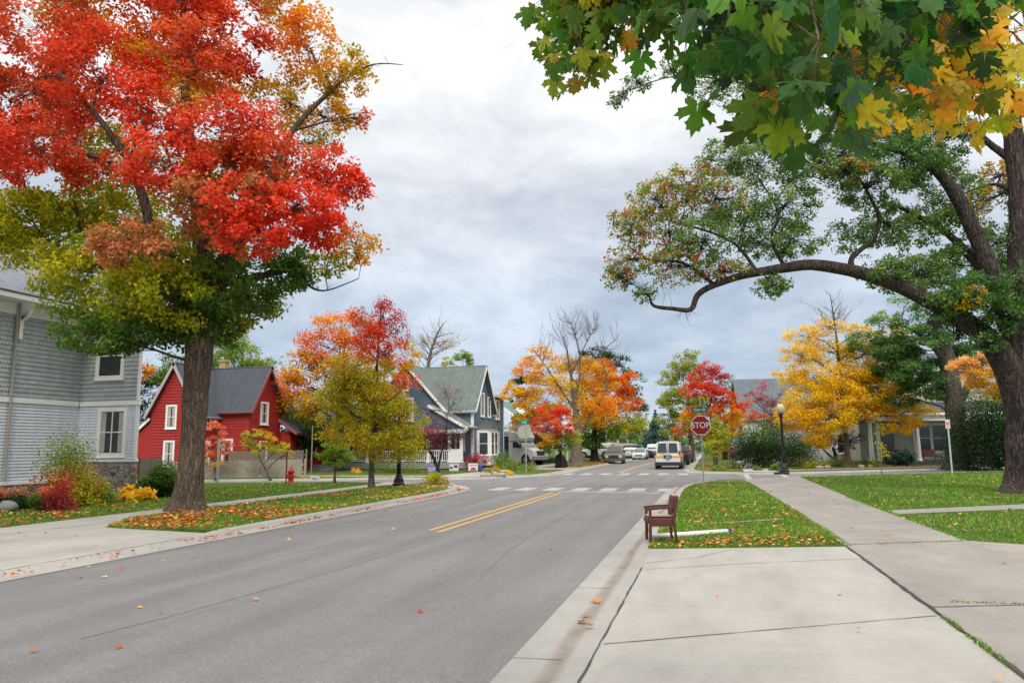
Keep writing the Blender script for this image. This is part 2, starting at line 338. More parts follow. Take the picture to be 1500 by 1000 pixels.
# ================================================================== THE SETTING
def _concrete(n, g, cc):
    st = n.noise(n.n('ShaderNodeMapping', ins={'Vector': g, 'Scale': (1.0, .35, 1)}).outputs[0], 1.1, 5, .7)
    cc = n.mix(1.0, cc, n.ramp(st, [(.3, (.80, .80, .79)), (.7, (1.12, 1.12, 1.11))]), 'MULTIPLY')
    sp = n.ramp(n.noise(g, 14, 4, .75), [(.68, (0, 0, 0)), (.78, (1, 1, 1))])
    return n.mix(n.m('MULTIPLY', sp, .45), cc, (.13, .12, .11))
def _broom(c):
    def f(n, g, cc):
        cc = _concrete(n, g, cc)
        wv = n.noise(n.n('ShaderNodeMapping', ins={'Vector': g, 'Scale': (.6, 60, 1)}).outputs[0], 2, 2, .5)
        return n.mix(1.0, cc, n.ramp(wv, [(.3, (.90, .90, .90)), (.7, (1.08, 1.08, 1.08))]), 'MULTIPLY')
    return f
CON_NEW = mat('concrete_pale', (.335, .326, .312), .85, .06, 1.2, .25, 160, extra=_broom(0))
CON_OLD = mat('concrete_old', (.265, .247, .235), .9, .10, 2.2, .3, 120, extra=_concrete)
def _gut(n, g, cc):
    cc = _concrete(n, g, cc); X = n.n('ShaderNodeSeparateXYZ', ins={0: g}).outputs[0]
    w1 = n.m('MULTIPLY', n.m('SUBTRACT', n.noise(g, .8, 3, .6), .5), .10)
    dd = n.m('ABSOLUTE', n.m('SUBTRACT', n.m('ADD', X, w1), -1.24))
    f = n.ramp(dd, [(.02, (1, 1, 1)), (.055, (.75, .75, .75)), (.11, (0, 0, 0))])
    f2 = n.ramp(n.noise(g, 1.6, 4, .7), [(.3, (.45, .45, .45)), (.6, (1, 1, 1))])
    return n.mix(n.m('MULTIPLY', n.m('MULTIPLY', f, f2), .65), cc, (.15, .10, .07))
CON_GUT = mat('concrete_gutter', (.30, .295, .285), .85, .08, 1.5, .3, 120, extra=_gut)
CON_KERB = mat('concrete_kerb', (.32, .315, .305), .85, .1, 1.5, .3, 120, extra=_concrete)
def _asph(n, g, cc):
    sp = n.n('ShaderNodeTexVoronoi', ins={'Vector': g, 'Scale': 85.0}).outputs['Color']
    v = n.n('ShaderNodeSeparateColor', ins={0: sp}).outputs[0]
    cc = n.mix(1.0, cc, n.ramp(v, [(0, (.80, .80, .80)), (.6, (.98, .98, .98)), (.93, (1.08, 1.08, 1.08)), (1, (1.4, 1.4, 1.36))]), 'MULTIPLY')
    mp = n.n('ShaderNodeMapping', ins={'Vector': g, 'Scale': (.9, .12, 1)}).outputs[0]
    st = n.ramp(n.noise(mp, 1.4, 4, .6), [(.3, (.86, .86, .87)), (.7, (1.12, 1.11, 1.10))])
    cc = n.mix(1.0, cc, st, 'MULTIPLY')
    X = n.n('ShaderNodeSeparateXYZ', ins={0: g}).outputs[0]
    ln = n.ramp(n.m('ABSOLUTE', n.m('SUBTRACT', n.m('PINGPONG', n.m('ADD', X, n.m('MULTIPLY', n.noise(g, .4, 2, .5), .3)), .95), .5)), [(0, (.93, .93, .93)), (.45, (1.03, 1.03, 1.03))])
    cc = n.mix(1.0, cc, ln, 'MULTIPLY')
    sp2 = n.ramp(n.noise(g, 2.6, 5, .75), [(.70, (0, 0, 0)), (.80, (1, 1, 1))])
    cc = n.mix(n.m('MULTIPLY', sp2, .35), cc, (.09, .085, .08))
    m2 = n.n('ShaderNodeMapping', ins={'Vector': g, 'Scale': (.25, .07, 1)}).outputs[0]
    cr = n.n('ShaderNodeTexVoronoi', feature='DISTANCE_TO_EDGE', ins={'Vector': n.n('ShaderNodeVectorMath', operation='ADD', ins={0: m2, 1: n.n('ShaderNodeTexNoise', ins={'Vector': g, 'Scale': 1.3, 'Detail': 3}).outputs['Color']}).outputs[0], 'Scale': .55}).outputs[0]
    ck = n.ramp(cr, [(.0, (1, 1, 1)), (.004, (0, 0, 0))])
    return n.mix(n.m('MULTIPLY', ck, .30), cc, (.06, .055, .05))
ASPH = mat('asphalt', (.188, .187, .195), .88, .09, .6, .5, 220, spec=.25, extra=_asph)
def _grass(n, g, cc):
    a = n.ramp(n.noise(g, .55, 4, .6), [(.35, (0, 0, 0)), (.68, (1, 1, 1))])
    cc = n.mix(n.m('MULTIPLY', a, .5), cc, (.10, .13, .022))
    b = n.ramp(n.noise(g, 2.6, 4, .7), [(.56, (0, 0, 0)), (.74, (1, 1, 1))])
    return n.mix(n.m('MULTIPLY', b, .6), cc, (.15, .11, .05))
GRASS = mat('grass_ground', (.06, .105, .02), .95, .35, 5, .8, 90, spec=.1, extra=_grass)
SOIL = mat('soil_ground', (.05, .05, .02), .95, .35, 3, .8, 60, spec=.1)
YEL = mat('road_paint_yellow', (.50, .31, .09), .8, .12, 6, .2, 90, extra=lambda n, g, cc: n.mix(n.m('MULTIPLY', n.ramp(n.noise(g, 22, 4, .7), [(.48, (0, 0, 0)), (.66, (1, 1, 1))]), .55), cc, (.22, .19, .16)))
WHI = mat('road_paint_white', (.37, .365, .36), .8, .1, 6, .2, 90, extra=lambda n, g, cc: n.mix(n.m('MULTIPLY', n.ramp(n.noise(g, 20, 4, .7), [(.45, (0, 0, 0)), (.66, (1, 1, 1))]), .6), cc, (.24, .23, .22)))
DARK = mat('joint_dark', (.05, .045, .04), .95, .2)
def sheet(name, pts, zz, m, sub=0):
    b = MB(); b.poly([(p[0], p[1], zz if not callable(zz) else zz(p[0], p[1])) for p in pts]); return struct(b.build(name, m))
def rise(x, y):   # the land climbs gently beyond the houses on the left
    return 1.25*min(1, max(0, (y-72)/28))*min(1, max(0, (-11-x)/6))
sheet('ground', [(-900, -300), (900, -300), (900, 1500), (-900, 1500)], -.06, SOIL)
sheet('road', [(-300, -60), (300, -60), (300, 420), (-300, 420)], 0, ASPH)
def block(name, pts, zt=.1):
    b = MB(); n = len(pts); b.poly([(x, y, zt) for x, y in pts])
    b.add([(x, y, zt) for x, y in pts]+[(x, y, -.05) for x, y in pts], [(i, (i+1) % n, n+(i+1) % n, n+i) for i in range(n)])
    return struct(b.build(name, GRASS))
def arc(pts, k=4):
    return [(p.x, p.y) for p, r in smooth_path([((x, y, 0), 0) for x, y in pts], k)]
K_A = arc([(-9.75, -40), (-9.75, 13), (-9.75, 24), (-9.95, 28), (-10.8, 31), (-12.3, 32.9), (-15, 33.1), (-22, 33.2), (-60, 26), (-290, -10)], 5)
K_B = arc([(-1.02, -40), (-1.02, 12), (-1.02, 24), (-1.0, 29), (-.7, 32.5), (.1, 35.2), (1.5, 36.6), (4.3, 40.0), (9.05, 43.5), (16.5, 48.4), (60, 78), (290, 240)], 5)
K_C = arc([(-290, 20), (-60, 33), (-24, 36.9), (-18, 39.2), (-13.6, 38.6), (-11.8, 40.4), (-10.4, 42.6), (-9.75, 46), (-9.7, 53), (-9.7, 120), (-9.7, 400)], 5)
K_D = arc([(-.9, 400), (-1.1, 120), (-1.15, 60), (-1.05, 52), (-.4, 48.6), (1.4, 46.9), (3.8, 46.3), (10.6, 51.0), (19.5, 57.2), (60, 86), (290, 250)], 5)
block('lawn_ground', [(x, y) for x, y in K_A if y > 13.3 or x < -20]+[(-290, -40), (-40, -40), (-40, 10.9), (-15.0, 12.65), (-15.0, 13.36), (-9.75, 13.36)])
block('lawn_ground', [(x, y) for x, y in K_B if y > 12.2 or x > 3]+[(290, -40), (4.0, -40), (4.0, 14.0), (2.03, 13.0), (-1.02, 12.1)][:5])
block('lawn_ground', K_C+[(-290, 400)])
block('lawn_ground', K_D+[(290, 400)])
b = MB()
gx = [-290, -150, -80, -50, -30, -24, -20, -17, -15, -13, -11.2]; gy = [72, 76, 80, 85, 90, 96, 100, 130, 200, 400]
for i in range(len(gx)-1):
    for j in range(len(gy)-1):
        q = [(gx[i], gy[j]), (gx[i+1], gy[j]), (gx[i+1], gy[j+1]), (gx[i], gy[j+1])]
        b.poly([(x, y, .105+rise(x, y)) for x, y in q])
struct(b.build('hillside', GRASS))
def ribbon(name, pts, prof, m, y0=-1e9, y1=1e9):
    """prof: list of (offset to the road side, z)"""
    P = [Vector((x, y, 0)) for x, y in pts]; b = MB(); rows = []
    for i, p in enumerate(P):
        t = (P[min(i+1, len(P)-1)]-P[max(i-1, 0)]).normalized(); nn = Vector((t.y, -t.x, 0)); rows.append([p+nn*o+Vector((0, 0, zz)) for o, zz in prof])
    for i in range(len(P)-1):
        for j in range(len(prof)-1): b.poly([rows[i][j], rows[i+1][j], rows[i+1][j+1], rows[i][j+1]])
    return struct(b.build(name, m))
def dens(pts, step=1.2, y0=-1e9, y1=1e9):
    out = []
    for (x0, y0_), (x1, y1_) in zip(pts[:-1], pts[1:]):
        k = max(1, int(min(40, math.hypot(x1-x0, y1_-y0_)/step)))
        out += [(x0+(x1-x0)*i/k, y0_+(y1_-y0_)*i/k) for i in range(k)]
    out.append(pts[-1]); return [p for p in out if y0 <= p[1] <= y1]
KP = [(.06, .104), (-.10, .110), (-.16, .085), (-.20, .030), (-.30, .012), (-.60, .008)]     # rolled kerb and gutter pan
def sgn(prof, s): return [(o*s, z_) for o, z_ in prof]
# right kerb: full height beyond the driveway, dropped along the apron
ribbon('kerb', dens([p for p in K_B if p[0] < 280], 1.5, 12.0), sgn(KP, 1), CON_GUT)
b = MB(); ys = [-8+i*.5 for i in range(41)]
for i in range(len(ys)-1):
    def pr(y):
        k = min(1, max(0, (y-10.6)/1.4)); return [(-.96, .02+.085*k+.0), (-1.12, .026+.084*k), (-1.18, .020+.065*k), (-1.22, .010+.020*k), (-1.32, .008+.004*k), (-1.62, .008)]
    A, B = pr(ys[i]), pr(ys[i+1])
    for j in range(5): b.poly([(A[j][0], ys[i], A[j][1]), (B[j][0], ys[i+1], B[j][1]), (B[j+1][0], ys[i+1], B[j+1][1]), (A[j+1][0], ys[i], A[j+1][1])])
struct(b.build('gutter', CON_GUT))
ribbon("kerb", dens(K_A, .5, 13.2), sgn(KP, -1), CON_KERB)
ribbon('kerb', [p for p in dens(K_C, 1.5)], sgn(KP, -1), CON_KERB)
ribbon('kerb', [p for p in dens(K_D, 1.5)][::-1], sgn(KP, 1), CON_KERB)
# left dropped kerb at the driveway
b = MB(); ys = [-10+i*.5 for i in range(50)]
def pl_(y):
    k = min(1, max(0, (y-12.6)/.9)); return [(-9.81, .03+.071*k), (-9.65, .034+.072*k), (-9.59, .025+.056*k), (-9.55, .012+.02*k), (-9.45, .008), (-9.15, .006)]
for i in range(len(ys)-1):
    A, B = pl_(ys[i]), pl_(ys[i+1])
    for j in range(5): b.poly([(A[j][0], ys[i], A[j][1]), (B[j][0], ys[i+1], B[j][1]), (B[j+1][0], ys[i+1], B[j+1][1]), (A[j+1][0], ys[i], A[j+1][1])])
struct(b.build('gutter', CON_KERB))
# near apron on the right, then the older pavement beside it
def zdr(x, y):
    k = min(1, max(0, (y-10.6)/1.4)); z_ = .022+(x+.965)/2.995*.078; return z_+(.102-z_)*k
b = MB(); xs_ = [-.965+2.995*i/8 for i in range(9)]
for i in range(8):
    for j in range(46):
        f = lambda x, t: (lambda y: (x, y, zdr(x, y)))(-10+(22.1+(x+.965)/2.995*.84)*t/46)
        b.poly([f(xs_[i], j), f(xs_[i+1], j), f(xs_[i+1], j+1), f(xs_[i], j+1)])
struct(b.build('driveway', CON_NEW))
sheet('sidewalk', [(2.03, -10), (4.05, -10), (4.05, 14.1), (4.05, 25), (4.3, 38.9), (4.35, 40.1), (1.55, 36.7), (1.75, 30), (2.0, 20), (2.03, 12.9)], .108, CON_OLD)
sheet('driveway', [(4.05, -10), (24, -10), (24, 7), (9, 11.5), (5.2, 13.4), (4.05, 14.0)], .107, mat('driveway_old', (.30, .275, .25), .9, .14, 1.2, .4, 90, extra=_concrete))
# joints: real saw cuts and cracks as dark strips
def strip(name, pts, wd, m, zz, jag=0.0, tap=False):
    P = []
    for (x0, y0), (x1, y1) in zip(pts[:-1], pts[1:]):
        k = max(1, int(math.hypot(x1-x0, y1-y0)/.18)) if jag else 1
        P += [(x0+(x1-x0)*i/k+random.uniform(-jag, jag), y0+(y1-y0)*i/k+random.uniform(-jag, jag)) for i in range(k)]
    P.append(pts[-1]); b = MB(); V = [Vector((x, y, 0)) for x, y in P]; L, Rr = [], []
    for i, p in enumerate(V):
        t = (V[min(i+1, len(V)-1)]-V[max(i-1, 0)]).normalized(); nn = Vector((t.y, -t.x, 0))*wd*.5*(random.uniform(.5, 1.4) if jag else 1)
        z_ = zz(p.x, p.y) if callable(zz) else zz
        L.append(p+nn+Vector((0, 0, z_))); Rr.append(p-nn+Vector((0, 0, z_)))
    for i in range(len(V)-1): b.poly([L[i], L[i+1], Rr[i+1], Rr[i]])
    return struct(b.build(name, m))
zap = lambda x, y: zdr(x, y)+.005
strip('expansion_joint', [(2.035, -5), (2.03, 13.0)], .035, DARK, .113, .008)
strip('expansion_joint', [(-.985, 2), (-.97, 12.1)], .017, DARK, lambda x, y: .031+.08*min(1, max(0, (y-10.8)/1.5)), .006)
strip('expansion_joint', [(-.95, 6.62), (2.0, 8.0)], .017, mat('joint_soft', (.14, .13, .11), .95, .2), zap, .005)
strip('expansion_joint', [(-.9, 10.6), (2.0, 11.6)], .011, mat('joint_soft', (.14, .13, .11)), zap, .004)
strip('expansion_joint', [(-.95, 11.0), (-.2, 11.5), (.35, 12.35)], .010, mat('joint_soft', (.14, .13, .11)), zap, .012)
for yy in (6.1, 9.2, 12.0, 14.6, 17.3, 20, 23):
    strip('expansion_joint', [(-1.62, yy), (-1.22, yy+.02)], .014, DARK, .0125, .003)
for y0, y1 in ((8.35, 9.0), (13.1, 14.0), (16.2, 17), (18.9, 19.6), (21.6, 22.3), (24.4, 25), (27.3, 27.9), (30.3, 30.9), (33.6, 34.2)):
    strip('expansion_joint', [(2.03, y0), (4.05, y1)], .02 if y0 > 9 else .03, mat('joint_soft', (.14, .13, .11)), .113, .008)
# left side pavements
b = MB(); b.poly([(-9.79, -30, .031), (-9.79, 13.38, .031), (-12.5, 13.38, .104), (-12.5, -30, .104)]); b.poly([(-12.5, -30, .104), (-12.5, 13.38, .104), (-13.6, 15.4, .108), (-14.75, 15.4, .108), (-14.7, 12.72, .108), (-40, 10.95, .108), (-40, -30, .108)]); struct(b.build('driveway', CON_NEW))
strip('expansion_joint', [(-9.86, 2), (-9.86, 13.3)], .03, DARK, .034, .01)
strip('expansion_joint', [(-13.6, 4), (-13.4, 13.8)], .02, mat('joint_soft', (.14, .13, .11)), .113, .006)
sheet('sidewalk', [(-13.75, 15.3), (-14.75, 15.3), (-14.75, 27), (-14.9, 33), (-13.9, 33), (-13.75, 27)], .108, CON_NEW)
strip('expansion_joint', [(-14.75, 15.25), (-13.7, 15.25)], .02, DARK, .113, .006)
sheet('sidewalk', [(-14.6, 30.2), (-13.0, 31.2), (-11.2, 29.2), (-10.1, 28.5), (-10.1, 29.6), (-11.3, 31.0), (-12.8, 32.8), (-14.9, 32.8)], .109, CON_NEW)
sheet('sidewalk', [(-14.6, 39.8), (-13.6, 38.7), (-11.9, 40.5), (-10.5, 42.7), (-11.9, 43.2), (-13.1, 42.4), (-13.3, 46.5), (-12.9, 60), (-12.9, 130), (-14.4, 130), (-14.4, 60), (-14.9, 47), (-15.3, 41.6), (-40, 41.6), (-40, 40.3), (-18, 40.5)], .109, CON_NEW)
sheet('driveway', [(-12.9, 53), (-9.8, 52), (-9.8, 58), (-12.9, 58)], .112, CON_NEW)
sheet('driveway', [(-14.4, 53), (-30, 53), (-30, 56.5), (-14.4, 58)][::1], .108, mat('gravel_drive', (.32, .20, .15), .95, .3, 6, .6, 60))
sheet('sidewalk', [(2.0, 47.2), (3.9, 46.6), (4.0, 60), (4.1, 110), (2.6, 110), (2.3, 60)], .108, CON_NEW)
sheet('sidewalk', [(5.2, 49.6), (10.8, 53.4), (19.6, 59.6), (60, 89), (60, 90.5), (19.2, 61.2), (10.4, 55), (3.95, 50.2), (3.95, 48.8)], .108, CON_OLD)
sheet('sidewalk', [(4.05, 18.9), (7.5, 20.9), (30, 33), (30, 34.3), (7.9, 22.4), (4.05, 19.9)][::1], .1085, CON_OLD)
sheet('sidewalk', [(.1, 34.2), (1.62, 34.6), (1.55, 36.4), (.5, 35.4)], .112, CON_NEW)
b = MB(); b.poly([(-.5, 15.7, .112), (1.5, 17.2, .112), (1.5, 17.45, .112), (-.4, 15.95, .112)]); struct(b.build('stepping_slab', CON_OLD))
# tar seams
seam = mat('tar_seam', (.135, .13, .132), .8, .2)
for q in ([(120, 935), (240, 905), (360, 872), (480, 838), (560, 815), (640, 790)], [(870, 735), (800, 770), (740, 810), (700, 850)], [(300, 840), (420, 812), (520, 790)]):
    strip('tar_seam', [tuple(gp(x, y, 0).xy) for x, y in q], .013, seam, .0035, .012)
# road paint
def paint(pts, m, zz=.004, name='road_marking'): return sheet(name, pts, zz, m)
paint([(-5.78, 14.9), (-5.66, 14.9), (-5.66, 27.7), (-5.78, 27.7)], YEL)
paint([(-5.48, 14.6), (-5.36, 14.6), (-5.36, 27.7), (-5.48, 27.7)], YEL)
paint([(-6.0, 49.5), (-5.88, 49.5), (-5.88, 90), (-6.0, 90)], YEL); paint([(-5.7, 49.5), (-5.58, 49.5), (-5.58, 90), (-5.7, 90)], YEL)
paint([(-5.65, 28.3), (-1.75, 27.7), (-1.75, 28.05), (-5.65, 28.65)], WHI)
for i in range(7):
    x = -8.75+i*1.13; y = 29.9-.03*i; paint([(x, y-.9), (x+.62, y-.9), (x+.62, y+1.2), (x, y+1.2)], WHI, name='crosswalk_stripe')
for i in range(7):
    x = -8.9+i*1.17; paint([(x, 45.2), (x+.62, 45.2), (x+.62, 47.6), (x, 47.6)], WHI, name='crosswalk_stripe')
for X0 in (1.75, 3.75): paint([(X0, 38.2+(X0-1.75)*.9), (X0+.28, 38.2+(X0-1.75)*.9), (X0+.38, 45.9), (X0+.1, 45.9)], WHI, name='crosswalk_stripe')
# tufted lawns: blades
def inpoly(P, poly):
    x, y = P[:, 0], P[:, 1]; ins = np.zeros(len(P), bool); n = len(poly)
    for i in range(n):
        x0, y0 = poly[i]; x1, y1 = poly[(i+1) % n]
        c = ((y0 > y) != (y1 > y)) & (x < (x1-x0)*(y-y0)/(y1-y0+1e-12)+x0); ins ^= c
    return ins
def scatter(poly, n):
    a = np.array(poly); lo, hi = a.min(0), a.max(0); out = []; c = 0
    while c < n:
        p = lo+(hi-lo)*rng.random((n*2, 2)); p = p[inpoly(p, poly)]; out.append(p); c += len(p)
    return np.concatenate(out)[:n]
GL = np.array([lin(h, 1.08) for h in '589026 669e2e 4a801e 78a036 5e8a28 8c9a42 44701e a89a58'.split()])
def blades(poly, n, h, zz=.1, near=None):
    p = scatter(poly, n)
    if near: keep = rng.random(len(p)) < np.clip((near/np.hypot(p[:, 0], p[:, 1]))**1.6, .12, 1); p = p[keep]
    k = len(p); patch = np.array([noise.noise(Vector((x*.5, y*.5, 0))) for x, y in p])
    P = np.concatenate([p, np.full((k, 1), zz-.005)], 1); dist = np.hypot(p[:, 0], p[:, 1])
    hh = h*(.5+.8*rng.random(k))*(1+.7*patch); wd = (.003+.0008*dist)[:, None]*np.ones((1, 3))
    a = rng.random(k)*6.283; side = np.stack([np.cos(a), np.sin(a), a*0], 1)*wd
    lean = rng.normal(size=(k, 3))*.45; lean[:, 2] = 1; tip = P+lean*hh[:, None]
    V = np.stack([P-side, P+side, tip], 1).reshape(-1, 3); F = np.arange(3*k)
    ci = rng.integers(0, 7, k); C = GL[ci]*(1+.25*patch[:, None]+rng.normal(size=(k, 1))*.12).clip(.4, 1.6)
    p2 = np.array([noise.noise(Vector((x*1.3, y*1.3, 7.0))) for x, y in p]); dry = rng.random(k) < .04+.5*np.clip(p2-.12, 0, 1)+.12*(patch > .15); C[dry] = GL[7]*.9
    return V, F, np.repeat(C, 3, 0), np.full(k, 3)
def lawn(name, parts):
    Vs, Fs, Cs, Ts = [], [], [], []; o = 0
    for V, F, C, T in parts: Vs.append(V); Fs.append(F+o); Cs.append(C); Ts.append(T); o += len(V)
    return stuff(mesh_np(name, np.concatenate(Vs), np.concatenate(Fs), leafmat('blade', trans=.3), None, np.concatenate(Cs).clip(.005, .9), None, np.concatenate(Ts)))
STRIP_R = [(-1.0, 12.12), (2.0, 13.0), (1.98, 20), (1.7, 30), (1.5, 36.4), (.3, 35.2), (-.6, 32.5), (-.95, 29)]
LAWN_R = [(4.08, 14.1), (5.2, 13.45), (9, 11.6), (20, 8), (30, 22), (24, 52), (16.5, 48.2), (9.05, 43.3), (4.4, 39.8), (4.32, 38.9)]
LAWN_R1 = [(4.08, 14.1), (5.2, 13.45), (9, 11.6), (20, 8), (30, 22), (30, 32.9), (7.5, 20.8), (4.05, 18.8)]
LAWN_R2 = [(4.08, 20), (7.9, 22.5), (30, 34.4), (30, 57), (16.5, 48.2), (9.05, 43.3), (4.4, 39.8), (4.32, 38.9)]
STRIP_L = [(-9.78, 13.4), (-12.5, 13.4), (-13.7, 15.5), (-13.72, 27), (-13.6, 31), (-12.6, 32.6), (-11, 30.8), (-10, 28), (-9.78, 24)]
LAWN_L = [(-14.8, 15.2), (-14.65, 12.8), (-24, 11.8), (-23.9, 23.9), (-21, 24), (-20.8, 32.9), (-15, 32.9), (-14.8, 27)]
lawn('grass', [blades(STRIP_R, 60000, .05, near=14), blades(LAWN_R1, 60000, .05, near=17), blades(LAWN_R2, 90000, .055, near=22), blades(STRIP_L, 40000, .05, near=18), blades(LAWN_L, 40000, .055, near=18)])
b_ = [blades([(x-.6, y-.06), (x+.6, y-.02), (x+.6, y+.06), (x-.6, y+.04)], 170, .028, .109) for x, y in ((2.9, 8.68), (3.8, 8.95))]
b_ += [blades([(2.0, y), (2.06, y), (2.06, y+.5), (2.0, y+.5)], 70, .028, .109) for y in (6.3, 6.75, 7.4)]
b_ += [blades([(2.1, 13.12), (4.0, 13.92), (4.0, 14.02), (2.1, 13.2)], 260, .02, .109), blades([(2.0, 13), (2.12, 13), (2.0, 20), (1.9, 20)], 900, .03, .108), blades([(3.98, 14.1), (4.1, 14.1), (4.15, 25), (3.95, 25)], 1500, .03, .108)]
lawn('weeds', b_)
# fallen leaves
LC = dict(mix='d87828 e0902c c85a24 e8b040 b84820 d0a050 e0a888 a86030', red='d84a28 e05a30 c83a20 e07838 d89030 b83820 e0a060', yel='e8b030 d8a040 e0c860 c88a30 d0b080')
def litter(name, specs, lab=None):
    Ps, Cs, Ss = [], [], []
    for poly, n, key, sz, zz in specs:
        p = scatter(poly, int(n*1.6)); q = np.array([noise.noise(Vector((x*.55, y*.55, 3.3)))+.6*noise.noise(Vector((x*2.1, y*2.1, 1.0))) for x, y in p]); p = p[rng.random(len(p)) < np.clip(.62+1.5*q, .08, 1)]; n = len(p); pl = np.array([lin(h, .85) for h in LC[key].split()]); c = pl[rng.integers(0, len(pl), n)]*(1+.2*rng.normal(size=(n, 1))).clip(.5, 1.5)
        Ps.append(np.concatenate([p, zz+.02*rng.random((n, 1))], 1)); Cs.append(c); Ss.append(sz*(.6+.7*rng.random(n)))
    P = np.concatenate(Ps); nr = rng.normal(size=(len(P), 3))*.28; nr[:, 2] = 1; tp = rng.normal(size=(len(P), 3)); tp[:, 2] *= .1
    return stuff(leaf_mesh(name, P, np.concatenate(Ss), np.concatenate(Cs).clip(.01, .9), None, leafmat('leaf_litter', trans=.12), T_STAR, nrm=nr, tip=tp))
GUT_L = [(-9.28, 13), (-9.7, 13), (-9.7, 26), (-10.2, 29.5), (-9.7, 29.4), (-9.3, 26)]
litter('fallen_leaves', [
 (STRIP_L, 1900, 'mix', .085, .13), ([(-9.8, 13.45), (-12.4, 13.45), (-13.6, 16), (-13.6, 20), (-9.8, 18.5)], 850, 'red', .09, .13), ([(-14.8, 15.3), (-14.7, 12.9), (-20, 12.3), (-20, 19), (-14.9, 19)], 420, 'red', .09, .13),
 (LAWN_L, 650, 'mix', .085, .13), (GUT_L, 900, 'red', .07, .02), ([(-9.2, 3), (-9.75, 3), (-9.75, 13), (-9.2, 13)], 230, 'red', .062, .03), ([(-9.9, 8), (-14, 8), (-14, 13.2), (-9.9, 13)], 40, 'red', .06, .112),
 (STRIP_R, 900, 'mix', .062, .13), ([(-1.0, 12.2), (1.9, 13.0), (1.9, 14.3), (-1.0, 13.2)], 170, 'mix', .062, .12), ([(.4, 13.1), (.9, 13.2), (1.1, 14), (.5, 14)], 16, 'mix', .065, .13), ([(-.4, 12.3), (.1, 12.4), (.1, 13.1), (-.4, 12.9)], 26, 'red', .07, .13), (STRIP_R, 250, 'yel', .06, .13),
 (LAWN_R1, 420, 'yel', .085, .13), (LAWN_R1, 160, 'mix', .085, .13), (LAWN_R2, 900, 'yel', .08, .13), ([(-1.08, 12), (-1.3, 12), (-1.3, 33), (-1.08, 33)], 110, 'red', .07, .03),
 ([(-9, 5), (-1.7, 5), (-1.7, 34), (-9, 30)], 62, 'mix', .075, .006), ([(-.9, 5), (4, 5), (4, 12), (-.9, 12)], 9, 'mix', .06, .115), ([(2, 12), (4, 13), (4.2, 38), (1.7, 36)], 40, 'mix', .06, .112),
 ([(-1.35, 7), (-1.15, 7), (-1.15, 11), (-1.35, 11)], 4, 'mix', .10, .03), ([(-12, 38), (-14, 39), (-12.5, 43), (-11, 42)], 60, 'red', .08, .115), ([(-10, 60), (-9.3, 60), (-9.3, 80), (-12.8, 80), (-12.8, 60)], 900, 'red', .10, .12),
 ([(-13, 44), (-10, 45), (-10, 60), (-13, 60)], 300, 'mix', .08, .12), ([(-1.1, 50), (2.1, 49), (2.4, 75), (-1.0, 75)], 700, 'mix', .09, .13), ([(4.1, 47), (12, 53), (11, 58), (4, 54)], 260, 'mix', .08, .13), ([(10.4, 55), (19, 61.5), (18, 64), (9, 58)], 700, 'mix', .1, .13), ([(-24, 37.2), (-14, 39.4), (-14, 40.2), (-24, 40)], 500, 'mix', .09, .13)])
# ================================================================== BUILDINGS
def siding(name, c, var=.07, dirt=True):
    def ex(n, g, cc):
        v = n.noise(n.n('ShaderNodeMapping', ins={'Vector': g, 'Scale': (2, 2, .25)}).outputs[0], 1.6, 4, .65)
        return n.mix(1.0, cc, n.ramp(v, [(.3, (.90, .90, .89)), (.7, (1.06, 1.06, 1.06))]), 'MULTIPLY')
    return mat(name, c, .65, var, 3, .12, 50, extra=ex)
WHITE = mat('white_trim', (.84, .84, .83), .55, .06, 3)
GLASS = mat('window_glass', (.035, .04, .045), .06, .5, 2, spec=.6)
CURT = mat('window_curtain', (.42, .42, .40), .7, .2, 8)
def shingle_mat(name, c, sc_=1.0):
    def ex(n, g, cc):
        br = n.n('ShaderNodeTexBrick', offset=.5, ins={'Vector': n.n('ShaderNodeMapping', ins={'Vector': g, 'Scale': (2.2, 2.2, 5.5)}).outputs[0], 'Scale': 1.0*sc_, 'Mortar Size': .012, 'Color1': (*[x*.82 for x in c], 1), 'Color2': (*[min(1, x*1.2) for x in c], 1), 'Mortar': (*[x*.5 for x in c], 1), 'Brick Width': .4, 'Row Height': .7})
        return n.mix(.6, cc, br.outputs[0])
    return mat(name, c, .9, .16, 5, .5, 60, extra=ex)
def wall_mb(W, z0, z1, prof=None, s0=0, s1=1, step=.12, lift=.026):
    """lapped boards on a wall frame; prof(z) -> (s0, s1) clips a gable"""
    b = MB(); P, u, n = W; k = int(round((z1-z0)/step)); step = (z1-z0)/k
    q = lambda a, d, zz: (P[0]+u[0]*a+n[0]*d, P[1]+u[1]*a+n[1]*d, zz)
    for i in range(k):
        za, zb = z0+i*step, z0+(i+1)*step
        a0, a1 = prof(za) if prof else (s0, s1); b0, b1 = prof(zb) if prof else (s0, s1)
        if a1-a0 < .02: continue
        b.poly([q(a0, lift, za), q(a1, lift, za), q(b1, .003, zb), q(b0, .003, zb)])
        b.poly([q(a0, 0, za), q(a1, 0, za), q(a1, lift, za), q(a0, lift, za)])
    return b
